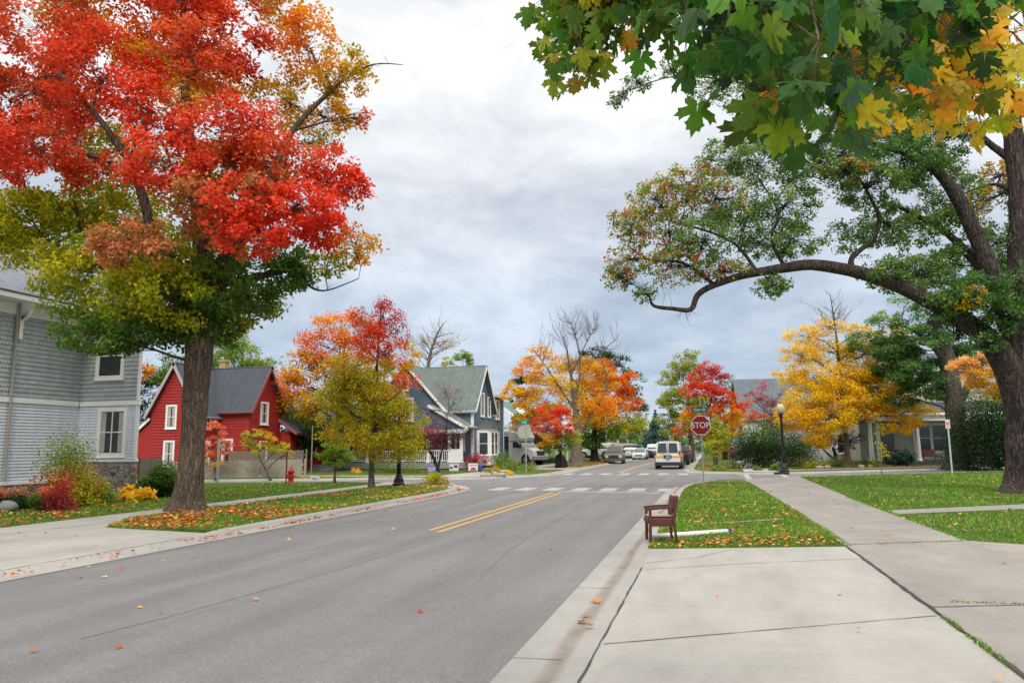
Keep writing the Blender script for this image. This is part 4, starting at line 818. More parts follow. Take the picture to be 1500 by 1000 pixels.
# maple with scarlet top and olive skirts, on the left verge near the crossing
tree('young_maple', 'young maple with scarlet top and olive lower leaves on the verge', 'tree', 30.7, [(544, 715, .11), (545, 660, .10), (548, 600, .09), (552, 540, .06), (556, 480, .03), (558, 445, .015)],
 [(560, 446, 14, 14, 'CR', 0, .4), (562, 462, 26, 24, 'CR', 0, .7), (530, 470, 22, 24, 'CR', .3, .5), (583, 485, 18, 30, 'CR', .1, .5), (545, 505, 30, 30, 'R', -.2, .8), (575, 515, 24, 26, 'R', 0, .8), (528, 505, 16, 24, 'RO', 0, .7), (505, 545, 26, 26, 'OL', -.4), (490, 575, 24, 24, 'OL', -.4), (548, 548, 34, 26, 'OL', -.2, .8), (595, 560, 24, 14, 'RO', -.3, .7), (565, 585, 34, 24, 'OL', -.3), (510, 570, 34, 26, 'OL', -.4), (490, 605, 26, 24, 'OL', .1, .9), (530, 600, 36, 26, 'OL', -.3),
  (585, 610, 36, 22, 'OL', 0), (606, 620, 22, 18, 'OL', .2, .8), (500, 635, 34, 18, 'OL', .2, .8), (550, 635, 42, 22, 'OL', -.2), (540, 655, 24, 12, 'OG', -.5, .6), (592, 645, 34, 18, 'OL', 0), (560, 660, 40, 12, 'OL', 0, .7), (520, 580, 30, 30, 'GY', .5), (600, 665, 26, 9, 'YG', .2, .6)],
 36000, .085, BKG, sub=1.3, subr=.40, asc=.8, upb=.2, flat=.8, dr=.95)
tree('orange_maple', 'large orange and green maple behind the picket fence left of the blue house', 'tree', 55, [(497, 700, .35), (497, 640, .32), (500, 580, .26), (505, 520, .14)],
 [(500, 480, 40, 28, 'O', 0), (470, 505, 40, 28, 'OR', 0), (530, 490, 36, 30, 'O', 0), (440, 540, 36, 30, 'OG', -1), (420, 560, 30, 22, 'OR', -1.5), (480, 545, 40, 30, 'OG', -1), (520, 540, 40, 30, 'OG', 0), (455, 520, 26, 16, 'OR', -1.5, .8), (450, 585, 40, 26, 'OG', -1), (430, 620, 45, 30, 'G', 0), (480, 620, 40, 36, 'DK', 0), (530, 600, 45, 40, 'GD', 0), (560, 560, 36, 36, 'OG', 1), (590, 520, 26, 26, 'OG', 1), (410, 600, 24, 26, 'G', 1), (450, 655, 40, 22, 'DK', 1), (405, 580, 22, 20, 'O', 0)],
 24000, .19, BKD, sub=1.1)
# planted and wild trees behind the left houses
tree('green_tree', 'tall dark green tree between the grey house and the red house', 'tree', 62, [(235, 700, .35), (235, 620, .3), (238, 560, .2)], [(235, 545, 34, 28, 'GD', 0), (215, 575, 26, 26, 'DK', 0), (262, 540, 32, 26, 'G', 0), (205, 620, 18, 30, 'DK', 0), (225, 650, 26, 30, 'DK', 0), (290, 535, 28, 22, 'GD', 1), (212, 545, 12, 18, 'O', -1, .8)], 8000, .2, BKD)
tree('green_tree', 'light green broad tree rising behind the red house chimney', 'tree', 72, [(350, 700, .4), (350, 600, .35), (350, 550, .2)], [(345, 505, 32, 22, 'GL', 0, .8), (370, 520, 34, 18, 'GL', 0, .8), (320, 510, 30, 22, 'G', 0), (300, 525, 24, 20, 'GD', 0), (390, 535, 20, 14, 'G', 0), (340, 530, 50, 18, 'GL', 1), (360, 475, 14, 14, 'GL', 0, .4)], 8000, .2, BKD)
tree('dark_tree', 'dark shaded tree at the right end of the red house', 'tree', 68, [(440, 700, .3), (440, 640, .25), (440, 600, .15)], [(430, 600, 26, 26, 'DK', 0), (455, 630, 30, 30, 'DK', 0), (415, 560, 16, 18, 'OG', 0), (480, 650, 26, 26, 'DK', 0), (460, 600, 30, 26, 'GD', 1)], 6000, .2, BKD)
tree('pink_tree', 'small coral pink ornamental tree in front of the red house', 'tree', 41.5, [(316, 703, .06), (315, 680, .05), (315, 655, .03)], [(315, 630, 16, 14, 'PK', 0), (305, 655, 15, 16, 'PK', 0), (327, 652, 14, 18, 'PK', 0), (312, 675, 14, 12, 'OY', 0, .7)], 4200, .075, BKG, subr=.36)
tree('redbud_tree', 'small yellow green tree with leaning stem beside the picket fence', 'tree', 41.5, [(396, 701, .05), (385, 680, .045), (376, 660, .03)], [(368, 635, 16, 12, 'YG', 0, .6), (390, 640, 20, 12, 'OG', 0, .6), (412, 655, 16, 10, 'YG', 0, .7), (385, 658, 20, 9, 'YG', 0, .6), (362, 648, 12, 9, 'YG', 0, .5), (424, 665, 8, 6, 'YG', 0, .5)], 3000, .09, BKG, subr=.36)
tree('street_tree', 'small round green tree near the fire hydrant', 'tree', 36.6, [(490, 706, .05), (491, 680, .045), (492, 660, .03)], [(493, 655, 18, 14, 'G', 0), (480, 668, 14, 12, 'G', 0), (506, 668, 15, 12, 'GL', 0), (493, 676, 20, 8, 'G', 0), (492, 645, 10, 9, 'GL', 0, .7)], 5000, .08, BKG)
tree('bare_tree', 'nearly leafless tall tree behind the blue house roof', 'tree', 80, [(622, 700, .35), (622, 600, .3), (628, 530, .2), (638, 495, .10), (650, 472, .04)], [(640, 500, 22, 18, 'TW', 0, .15), (662, 500, 14, 12, 'OY', 0, .12), (620, 500, 14, 14, 'OY', 0, .15), (600, 515, 10, 12, 'OG', 0, .6)], 420, .2, BKL, bare=[(640, 490, 28, 24, 26, 0), (665, 505, 20, 14, 12, 0), (612, 500, 18, 16, 12, 0)])
tree('green_tree', 'small bright green treetop above the blue house ridge', 'tree', 84, [(680, 700, .2), (680, 600, .18), (680, 540, .1)], [(678, 522, 13, 12, 'GL', 0), (688, 530, 8, 8, 'G', 0), (655, 530, 10, 8, 'YG', 0, .6)], 1600, .2, BKD)
tree('plum_tree', 'purple leaved plum tree with dark leaning trunks before the white porch', 'tree', 50.5, [(641, 690, .12), (636, 672, .10), (625, 655, .08), (610, 640, .05)], [(600, 640, 30, 18, 'PU', 0, .8), (640, 645, 30, 18, 'PU', 0, .7), (660, 625, 28, 22, 'PU', 0, .4), (630, 600, 26, 24, 'PU', 0, .35), (665, 590, 20, 26, 'PU', .3, .2), (620, 640, 34, 16, 'MR', .6, .8), (680, 640, 16, 14, 'PU', 0, .35), (650, 570, 16, 18, 'MR', 0, .15)], 10500, .08, BKD, limbs=[[(641, 690, .09), (645, 670, .07), (652, 640, .05), (655, 610, .03)]])
# trees around the far crossing
tree('bare_maple', 'big yellow orange maple with bare grey upper branches and a pale trunk', 'tree', 66, [(846, 686, .58), (845, 660, .46), (846, 630, .34), (842, 590, .22), (836, 545, .13), (830, 510, .07)],
 [(790, 520, 26, 14, 'OY', 0, .5), (775, 545, 24, 20, 'O', 0, .6), (800, 545, 30, 26, 'Y', 0, .6), (765, 580, 26, 18, 'YO', 0, .9), (750, 572, 18, 14, 'YO', .5, .8), (800, 585, 36, 26, 'YO', 1, .8), (835, 560, 30, 30, 'Y', 1, .7), (860, 550, 26, 28, 'OY', 1, .7), (850, 600, 36, 24, 'YO', 1, .8), (780, 610, 28, 18, 'OG', 0), (880, 590, 26, 24, 'O', 0, .6), (765, 620, 20, 16, 'YO', 1, .7), (830, 530, 24, 12, 'OY', 1, .3), (890, 560, 20, 24, 'OY', 1, .5)],
 30000, .16, BKL, asc=.6, limbs=[[(846, 640, .2), (870, 600, .14), (890, 560, .09), (880, 520, .05), (905, 495, .025)], [(842, 590, .14), (850, 540, .09), (845, 500, .06), (835, 470, .03)], [(842, 600, .14), (815, 560, .09), (795, 530, .05), (780, 510, .03)], [(838, 545, .09), (860, 500, .05), (875, 475, .025)], [(846, 650, .14), (820, 620, .09), (800, 590, .05)]],
 bare=[(830, 480, 26, 26, 34, 0), (860, 478, 28, 26, 34, 0), (895, 500, 26, 18, 16, 0), (800, 500, 20, 18, 12, 0), (845, 530, 40, 20, 14, -.5)])
tree('small_maple', 'small bright red maple standing in front of the bare topped maple', 'tree', 57, [(826, 686, .12), (823, 670, .10), (818, 650, .07)], [(805, 602, 18, 14, 'RB', 0), (822, 606, 16, 16, 'RB', 0), (795, 620, 16, 12, 'R', 0), (815, 625, 22, 12, 'RO', -.3), (785, 630, 12, 8, 'RO', 0, .8), (832, 628, 10, 10, 'RB', 0), (800, 642, 22, 12, 'OG', 0), (825, 648, 20, 12, 'G', 0), (840, 640, 14, 10, 'YG', 0), (805, 655, 20, 7, 'GD', 0)], 13000, .11, BKD, dr=.8, asc=.6)
tree('orange_maple', 'orange maple with green skirts right of the bare topped maple', 'tree', 80, [(872, 676, .4), (870, 650, .36), (872, 620, .26), (875, 570, .14)],
 [(880, 545, 26, 20, 'OR', 0), (905, 560, 26, 20, 'OR', 0), (920, 585, 22, 18, 'OR', 0), (895, 590, 30, 18, 'O', -1), (860, 545, 18, 14, 'OR', 0, .7), (930, 600, 14, 10, 'O', 0), (880, 612, 40, 14, 'OY', -1), (915, 620, 30, 14, 'GY', 0), (870, 630, 34, 14, 'G', -1), (900, 632, 30, 10, 'G', 0), (850, 645, 26, 14, 'GD', 0), (868, 648, 26, 9, 'GD', 0), (935, 618, 14, 10, 'YG', 0, .7)], 18000, .2, BKD, sub=1.1)
tree('dark_conifer', 'dark green broad tree showing behind the orange maple', 'tree', 96, [(880, 680, .5), (882, 600, .4), (884, 540, .2)], [(875, 518, 26, 14, 'DK', 0), (900, 530, 24, 20, 'DK', 0), (925, 560, 18, 24, 'GD', 0), (850, 530, 20, 16, 'DK', 0), (890, 570, 40, 30, 'DK', 0), (935, 590, 12, 16, 'DK', 0), (765, 560, 18, 14, 'DK', 2), (758, 590, 14, 18, 'DK', 2)], 9000, .26, BKD)
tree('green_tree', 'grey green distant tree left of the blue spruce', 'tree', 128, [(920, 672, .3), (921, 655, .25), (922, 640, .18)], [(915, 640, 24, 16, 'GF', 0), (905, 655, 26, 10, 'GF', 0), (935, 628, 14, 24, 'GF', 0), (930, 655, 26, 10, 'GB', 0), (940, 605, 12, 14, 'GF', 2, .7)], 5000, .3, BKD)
th = thing('blue_spruce', 'blue green spruce far down the street', 'tree', gp(962, 668)); c = at(962, 660, 118); b = MB(); b.tube([(c.x, c.y, 0), (c.x, c.y, 7.4)], [.2, .03], 6); b.build('trunk', BKD, th)
subs = [(Vector((c.x, c.y, .8+zz*6.4))+Vector((math.cos(a), math.sin(a), 0))*(1-zz)*3.0*rr, .75*(1.2-zz), 'SP', 1, (math.cos(a), math.sin(a), -.3)) for zz in [i/14 for i in range(15)] for a, rr in [(random.uniform(0, 6.3), random.uniform(.2, 1)) for _ in range(11)]]
crown('crown', th, subs, 8000, .26, flat=.7)
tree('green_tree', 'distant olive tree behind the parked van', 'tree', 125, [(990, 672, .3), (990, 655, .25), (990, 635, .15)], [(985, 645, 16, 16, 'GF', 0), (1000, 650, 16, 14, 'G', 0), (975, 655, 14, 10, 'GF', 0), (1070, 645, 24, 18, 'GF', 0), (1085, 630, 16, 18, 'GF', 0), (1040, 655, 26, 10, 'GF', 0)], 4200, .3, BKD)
tree('lime_tree', 'yellow green round tree left of the red maple past the stop sign', 'tree', 82, [(1014, 678, .35), (1013, 655, .3), (1010, 620, .22), (1008, 580, .14)], [(1000, 535, 22, 16, 'LM', 0), (980, 555, 18, 18, 'LM', 0), (1015, 545, 22, 18, 'LM', 0), (985, 585, 22, 18, 'LM', 0), (1010, 580, 26, 22, 'LM', -1), (980, 610, 20, 14, 'LM', 0), (1000, 620, 26, 14, 'G', 0), (975, 632, 12, 8, 'LM', 0, .7), (1020, 600, 20, 20, 'G', 1), (1012, 518, 12, 8, 'LM', 0, .8)], 14000, .2, BKG)
tree('red_maple', 'crimson and orange maple directly behind the stop sign', 'tree', 60, [(1050, 690, .2), (1047, 665, .17), (1044, 640, .13), (1040, 600, .08)],
 [(1035, 540, 20, 13, 'CR', 0, .8), (1020, 556, 18, 14, 'R', 0, .8), (1050, 556, 20, 15, 'CR', 0, .8), (1035, 572, 28, 14, 'R', -.5), (1010, 575, 14, 12, 'RO', 0), (1062, 580, 20, 14, 'RO', 0), (1030, 598, 30, 14, 'RO', -.5, .8), (1060, 602, 22, 12, 'O', 0, .7), (1010, 610, 20, 14, 'OG', 0, .7), (1000, 628, 14, 12, 'OR', 0, .6), (1030, 628, 20, 14, 'OG', .3, .6), (1075, 612, 18, 12, 'YO', .5, .7), (1085, 595, 12, 10, 'R', .5, .6), (1075, 630, 14, 12, 'YO', .5, .6), (1045, 635, 20, 16, 'GY', .3, .7)], 20000, .125, BKG, dr=.8, asc=.7)
tree('sapling', 'slim yellow green tree just right of the stop sign pole', 'tree', 52, [(1052, 684, .06), (1050, 665, .05), (1050, 645, .03)], [(1048, 630, 13, 16, 'YG', 0, .8), (1052, 650, 15, 13, 'YG', 0), (1042, 652, 12, 10, 'GY', 0), (1060, 640, 12, 14, 'YG', 0, .8), (1046, 664, 10, 6, 'YG', 0, .8), (1045, 612, 8, 9, 'YG', 0, .6)], 3400, .10, BKG)
tree('small_red_tree', 'sparse crimson and orange tree in front of the grey roof', 'tree', 62, [(1112, 688, .08), (1114, 660, .07), (1118, 630, .05), (1120, 600, .03)], [(1118, 565, 10, 10, 'CR', 0, .35), (1105, 580, 14, 9, 'CR', 0, .5), (1125, 588, 16, 9, 'MR', 0, .5), (1090, 590, 12, 10, 'OR', 0, .5), (1135, 605, 12, 12, 'MR', 0, .5), (1110, 605, 16, 10, 'RO', 0, .5), (1095, 612, 12, 10, 'RO', 0, .4), (1128, 620, 10, 12, 'CR', 0, .4), (1148, 575, 8, 4, 'MR', 0, .3)], 2500, .13, BKG)
shrub('large_shrub', 'large dark green lilac shrub beside the far sidewalk', 'shrub', 1118, 690, 52, 88, 78, ['DK', 'DK', 'GD', 'DK'], 14000, .11, ns=44)
shrub('shrub', 'dark green shrub behind the globe lamp post', 'shrub', 1168, 684, 56, 50, 56, ['DK', 'GD', 'DK'], 7000, .11, ns=26)
tree('green_tree', 'green treetop behind the crimson tree far down the right side', 'tree', 100, [(1088, 680, .3), (1088, 640, .25), (1086, 600, .15)], [(1082, 575, 16, 18, 'G', 0), (1092, 600, 14, 18, 'GD', 0), (1078, 610, 16, 16, 'G', 0), (1095, 630, 18, 20, 'GD', 0), (1070, 560, 10, 12, 'GF', 0, .7)], 4000, .24, BKD)
tree('far_trunk_tree', 'dark trunked tree beside the far end of the right sidewalk', 'tree', 84, [(1062, 676, .25), (1062, 655, .22), (1062, 630, .18), (1060, 610, .1)], [(1060, 600, 22, 16, 'OG', 0), (1075, 620, 18, 12, 'OY', 0), (1050, 620, 20, 12, 'G', 0)], 2400, .2, BKD)
# far-off wood closing the street
subs = []
for i in range(330):
    px = random.choice([random.uniform(-200, 560), random.uniform(560, 1500), random.uniform(860, 1120)]); dd = random.uniform(135, 175); c = at(px, 655, dd); hgt = (2.8+2.6*noise.noise(Vector((px*.02, 1, 0)))+3.2*random.random())*(1.35 if px < 800 or px > 1100 else 1.0)
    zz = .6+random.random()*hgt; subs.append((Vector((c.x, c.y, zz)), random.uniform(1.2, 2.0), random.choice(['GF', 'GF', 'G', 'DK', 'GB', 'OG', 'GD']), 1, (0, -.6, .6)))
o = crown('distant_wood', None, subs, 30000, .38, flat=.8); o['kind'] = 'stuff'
# honey locust, bare at the tip
tree('honey_locust', 'golden yellow honey locust with a bare twiggy top', 'tree', 52, [(1243, 686, .25), (1241, 660, .19), (1236, 610, .15), (1231, 560, .12), (1227, 510, .09), (1222, 470, .05), (1216, 430, .02)],
 [(1215, 478, 30, 14, 'Y', 0, .6), (1175, 492, 28, 14, 'Y', 0, .7), (1260, 488, 22, 14, 'Y', 0, .6), (1170, 520, 30, 17, 'Y', -.5, .9), (1215, 515, 34, 20, 'Y', .5, .7), (1265, 510, 30, 17, 'Y', 0, .7), (1305, 492, 26, 13, 'YO', 0, .7), (1320, 515, 24, 14, 'Y', .5, .7), (1155, 550, 26, 17, 'Y', 0, .9), (1200, 552, 34, 23, 'Y', -1), (1250, 545, 34, 20, 'Y', -.5), (1300, 540, 30, 19, 'YO', -.5), (1180, 582, 36, 23, 'Y', -1), (1230, 580, 40, 26, 'YO', -1.2), (1285, 570, 36, 23, 'Y', -1), (1330, 560, 18, 12, 'YG', 0, .6),
  (1170, 608, 34, 22, 'YO', -1), (1215, 612, 40, 23, 'Y', -1.2), (1265, 600, 26, 17, 'OY', -1), (1310, 590, 34, 17, 'YO', -1), (1350, 602, 22, 10, 'Y', -1, .7), (1200, 635, 24, 17, 'YO', -1), (1205, 648, 14, 10, 'Y', -1), (1325, 620, 26, 13, 'YO', -1), (1300, 626, 14, 9, 'Y', -1), (1150, 618, 12, 13, 'Y', -1, .8), (1230, 548, 40, 44, 'YG', 1.5, .6), (1270, 575, 36, 29, 'GY', 1.5, .6)],
 62000, .125, BK, asc=.55, flat=.6, dr=.9, sub=1.9, subr=.40, ext=1.0, wj=.5, bare=[(1215, 450, 26, 24, 18, 0), (1235, 460, 24, 18, 10, 0), (1190, 455, 16, 18, 8, 0)])
tree('dark_tree', 'small dark leaning tree at the corner of the white house wing', 'tree', 57, [(1225, 684, .14), (1224, 668, .12), (1220, 655, .09)], [(1205, 645, 20, 10, 'PU', 0, .8), (1230, 640, 20, 12, 'DK', 0), (1250, 640, 14, 12, 'PU', 0, .7), (1195, 652, 12, 8, 'PU', 0, .7), (1240, 655, 14, 6, 'DK', 0, .6)], 2600, .11, BKD, limbs=[[(1225, 675, .08), (1210, 662, .06), (1196, 650, .03)]])
tree('staked_sapling', 'thin newly planted sapling at the kerb in front of the white porch', 'tree', 38, [(1292, 697, .028), (1290, 670, .024), (1288, 640, .018), (1286, 610, .01)], [(1290, 655, 9, 10, 'YG', 0, .5), (1286, 630, 8, 10, 'GL', 0, .4), (1296, 665, 8, 8, 'YG', 0, .4), (1283, 612, 6, 8, 'YG', 0, .3)], 420, .07, barkmat('bark_tan', 'a89a6a', '6a5c3c'), flare=False)
# trees around the white house
tree('shade_tree', 'thick dark trunked green tree in front of the white house', 'tree', 48, [(1404, 688, .72), (1402, 640, .60), (1398, 590, .56), (1388, 530, .50), (1380, 500, .4), (1370, 470, .25)],
 [(1330, 470, 30, 22, 'OK', 0, .6), (1290, 470, 22, 18, 'OK', 0, .5), (1350, 500, 40, 24, 'GB', 0, .8), (1310, 510, 34, 20, 'GB', 1, .8), (1380, 450, 40, 26, 'OK', 0, .6), (1340, 540, 40, 24, 'GB', 1), (1390, 480, 36, 20, 'DK', 1), (1420, 520, 30, 22, 'GB', 1), (1300, 545, 26, 14, 'GB', 2, .8), (1330, 440, 28, 18, 'OK', 0, .4), (1350, 565, 34, 18, 'GB', 1, .8), (1300, 505, 34, 20, 'GB', 3, .8), (1270, 500, 30, 18, 'GB', 3, .6), (1375, 575, 22, 14, 'GB', .5, .7), (1320, 585, 26, 12, 'GB', 2, .5)], 36000, .15, BKG, limbs=[[(1385, 530, .22), (1360, 500, .15), (1330, 480, .08), (1300, 470, .04)], [(1400, 600, .25), (1430, 540, .2), (1445, 500, .1)]])
tree('peach_maple', 'peach orange maple branch mass beside the big oak trunk', 'tree', 40, [(1530, 700, .3), (1525, 640, .28), (1510, 590, .22), (1490, 550, .12)], [(1440, 530, 28, 18, 'PE', 0), (1410, 535, 22, 12, 'PE', 0), (1460, 520, 26, 16, 'PE', 0), (1430, 550, 26, 12, 'OY', 0), (1455, 565, 30, 14, 'OG', 0), (1480, 560, 24, 24, 'OG', 0), (1475, 585, 18, 10, 'YG', 0, .8), (1455, 583, 10, 6, 'YG', 0, .7)], 8500, .11, BKD)
shrub('cedar_hedge', 'tall dark evergreen cedar hedge behind the oak trunk', 'hedge', 1462, 690, 46, 110, 130, ['DK', 'DK', 'DK', 'GD'], 22000, .12, ns=90, flat=1.1, upb=.1, dr=.5)
# the old oak with its long level limb
tree('oak_tree', 'massive old oak with a long arching limb over the right lawn', 'tree', 24.2, [(1508, 728, .72), (1505, 690, .60), (1503, 640, .56), (1503, 590, .54), (1500, 530, .52), (1496, 500, .48), (1494, 440, .42), (1494, 380, .38), (1495, 300, .34), (1488, 230, .31), (1480, 160, .28), (1470, 60, .2), (1460, -60, .12)],
 [(925, 330, 30, 26, 'OKM', 0, .6), (920, 380, 26, 30, 'OKM', 0, .45), (960, 290, 38, 24, 'OKM', 0, .6), (1010, 270, 40, 26, 'OKM', 0, .55), (980, 340, 42, 34, 'OKM', .5, .5), (1060, 235, 36, 26, 'OK', 0, .6), (1050, 290, 46, 30, 'OKM', -.5, .45), (1110, 240, 44, 30, 'OK', 0, .55), (1030, 350, 44, 30, 'OK', -.4, .5), (1090, 320, 44, 30, 'OK', .3, .5), (990, 390, 40, 22, 'OKM', 0, .45), (1060, 395, 36, 14, 'OKM', 0, .5), (1150, 300, 44, 30, 'OK', 0, .5), (1160, 350, 40, 22, 'OK', 0, .5), (1120, 360, 36, 16, 'OK', .5, .5), (905, 405, 22, 18, 'OKM', 0, .35), (945, 430, 18, 14, 'OK', 0, .3),
  (1130, 418, 24, 16, 'OK', 0, .8), (1120, 200, 34, 24, 'OK', .5, .5), (1180, 250, 44, 34, 'OK', 0, .6), (1235, 225, 44, 30, 'GB', -.3, .8), (1270, 270, 46, 28, 'OK', -.3, .7), (1240, 250, 34, 14, 'OKM', -.7, .5), (1320, 235, 50, 30, 'GB', 0, .8), (1360, 250, 40, 30, 'OK', .5, .8), (1250, 345, 34, 24, 'OK', .8, .45), (1300, 330, 40, 28, 'OK', .8, .5), (1350, 330, 44, 30, 'OK', 1.2, .6), (1400, 290, 40, 30, 'OK', 1.2, .5),
  (1290, 395, 38, 18, 'OK', 0, .8), (1340, 400, 44, 24, 'OK', .6, .7), (1390, 390, 40, 30, 'OK', 1, .7), (1430, 430, 46, 26, 'GB', -.6, .6), (1475, 455, 30, 26, 'GB', -.9, .6), (1400, 440, 34, 24, 'OK', -.4, .7), (1420, 435, 22, 16, 'YO', -1.0, .35), (1450, 360, 34, 40, 'OK', 1, .6), (1430, 300, 26, 20, 'YO', 1.6, .3), (1460, 260, 30, 20, 'OG', 1.6, .5), (1400, 200, 34, 26, 'GB', .6, .5), (1340, 190, 50, 24, 'GB', .6, .7), (1490, 420, 30, 30, 'GB', -.8, .4), (1440, 500, 26, 16, 'GB', -.8, .35), (1520, 300, 40, 60, 'OK', 1, .6),
  (905, 145, 16, 12, 'GB', 1.5, .35), (935, 120, 22, 12, 'GB', 1.5, .4), (985, 100, 26, 12, 'GB', 1.5, .4), (1040, 130, 30, 20, 'OK', 1.5, .4), (1050, 80, 40, 24, 'OK', 1.5, .6), (1110, 130, 50, 30, 'OK', 1, .6), (1200, 150, 60, 30, 'OK', 1, .7), (1300, 130, 60, 34, 'OK', 1, .7), (1420, 120, 60, 40, 'GB', 1, .7)],
 120000, .095, BKO, limbs=[[(1504, 640, .50), (1492, 575, .50), (1468, 522, .42), (1440, 490, .35), (1400, 462, .30), (1350, 435, .25), (1300, 412, .23), (1250, 397, .21), (1190, 388, .19), (1140, 394, .16), (1090, 403, .13), (1045, 418, .11), (1022, 432, .10), (1012, 453, .085), (985, 452, .07), (958, 448, .055), (952, 436, .035)],
   [(1496, 540, .40), (1478, 470, .36), (1452, 400, .30), (1428, 340, .26), (1400, 285, .22), (1360, 240, .15), (1300, 215, .09), (1240, 200, .05)], [(1442, 400, .17, .2), (1405, 358, .13, .5), (1370, 330, .09, .8), (1310, 300, .06, .8)],
   [(1250, 397, .11), (1248, 378, .09), (1278, 350, .085), (1288, 320, .07), (1275, 290, .05), (1260, 262, .03)], [(1110, 400, .07), (1080, 360, .05), (1040, 340, .04), (985, 325, .02)], [(1045, 416, .07), (1000, 385, .05), (950, 380, .03), (920, 360, .02)], [(1150, 392, .07), (1130, 350, .05), (1140, 310, .04), (1110, 260, .02)], [(1490, 240, .16), (1455, 215, .11, .3), (1420, 190, .08, .5), (1330, 165, .06, .9), (1200, 150, .05, 1.1), (1080, 120, .035, 1.4), (990, 112, .025, 1.5), (930, 130, .015, 1.5)], [(1492, 290, .1), (1460, 270, .06, .4), (1420, 280, .03, .8)]],
 sub=3.6, subr=.27, flat=.8, dr=1.1, fill=.5, ext=1.2, wj=.6, bare=[(1005, 468, 20, 8, 5, 0), (925, 400, 22, 18, 8, 0), (980, 395, 30, 14, 6, 0), (1410, 235, 26, 16, 5, .4), (1330, 300, 50, 24, 6, .8)])
# overhead maple twigs close to the viewer
th = thing('overhanging_maple', 'large green and yellow maple leaves hanging close overhead at the upper right', 'tree', (6.5, 1.6, .1))
b = MB(); tr = smooth_path([(Vector((6.5, 1.6, -.1)), .34), (Vector((6.45, 1.7, 2.0)), .26), (Vector((6.4, 1.8, 4.2)), .24), (Vector((6.2, 2.2, 6.5)), .15)], 6)
b.tube([p for p, r in tr], [r for p, r in tr], 16, rough=.1); b.build('trunk', BK, th, True)
b = MB(); hub = [at(1560, -260, 3.4), at(1330, -210, 2.9), at(1120, -190, 2.5), at(930, -140, 2.7), at(800, -100, 3.0)]
lm = smooth_path([(Vector((6.4, 1.8, 4.2)), .11), (Vector((4.5, 2.6, 4.6)), .08)]+[(p, .05-.009*i) for i, p in enumerate(hub)], 6); b.tube([p for p, r in lm], [r for p, r in lm], 8)
LP, LS, LC2, LN, LT = [], [], [], [], []
ends = [(1285, 150, 2.5, 3), (1320, 120, 2.4, 3), (1360, 90, 2.5, 3), (1400, 110, 2.5, 3), (1440, 120, 2.4, 3), (1475, 80, 2.4, 3), (1250, 170, 2.3, 2), (1300, 165, 2.7, 3), (1345, 160, 2.8, 3), (1385, 165, 2.8, 3), (1430, 165, 2.9, 3), (1465, 160, 2.7, 3), (1500, 155, 2.8, 3), (1190, 150, 1.9, 0), (1230, 170, 1.9, 0), (850, 105, 2.9, 1), (815, 60, 3.0, 1), (890, 70, 2.8, 1), (1060, 110, 2.1, 0), (1120, 135, 2.0, 0), (1270, 140, 2.1, 0), (800, 15, 3.0, 1), (842, 75, 2.9, 1), (870, 20, 3.0, 1), (905, 35, 2.8, 2), (940, -5, 2.6, 0), (965, 40, 2.4, 0), (1005, 60, 2.2, 0), (1045, 20, 2.0, 0), (1075, 70, 1.9, 0), (1110, 95, 1.75, 0), (1140, 20, 1.6, 0), (1165, 120, 1.7, 0), (1200, 60, 1.5, 0), (1215, 130, 1.7, 0), (1250, 90, 1.7, 0), (1260, 10, 1.6, 0), (1290, 110, 2.2, 3), (1330, 60, 2.0, 0), (1330, 130, 2.6, 3), (1370, 120, 2.7, 3), (1400, 50, 2.2, 0), (1410, 140, 2.8, 3), (1450, 90, 2.7, 3), (1480, 120, 2.8, 3), (1500, 40, 2.6, 3), (1530, 100, 2.6, 2), (1440, 0, 2.2, 0), (1300, 30, 2.5, 3), (1350, 20, 1.9, 0), (1100, -20, 1.9, 0), (1020, -20, 2.2, 0), (1200, -30, 1.5, 0), (890, -30, 2.7, 2), (1480, -20, 2.4, 3), (1380, 80, 3.1, 3), (830, 20, 3.1, 1), (1230, 40, 2.4, 0), (1150, 60, 2.4, 0), (1080, 20, 2.7, 0), (1300, 70, 2.9, 3), (985, 10, 2.8, 0), (930, 20, 3.0, 1)]
GREEN = ['3e6a1c', '4a7c22', '2f5a1e', '507a24', '275030', '3a6628', '2a5420']; YEL_ = ['e8b830', 'e0b430', 'd8a02c', 'c8b030', 'aab02c', 'f0c440', 'c8902c']; OLV = ['4a7420', '6a8424', '8a8a28', '5a7c22']
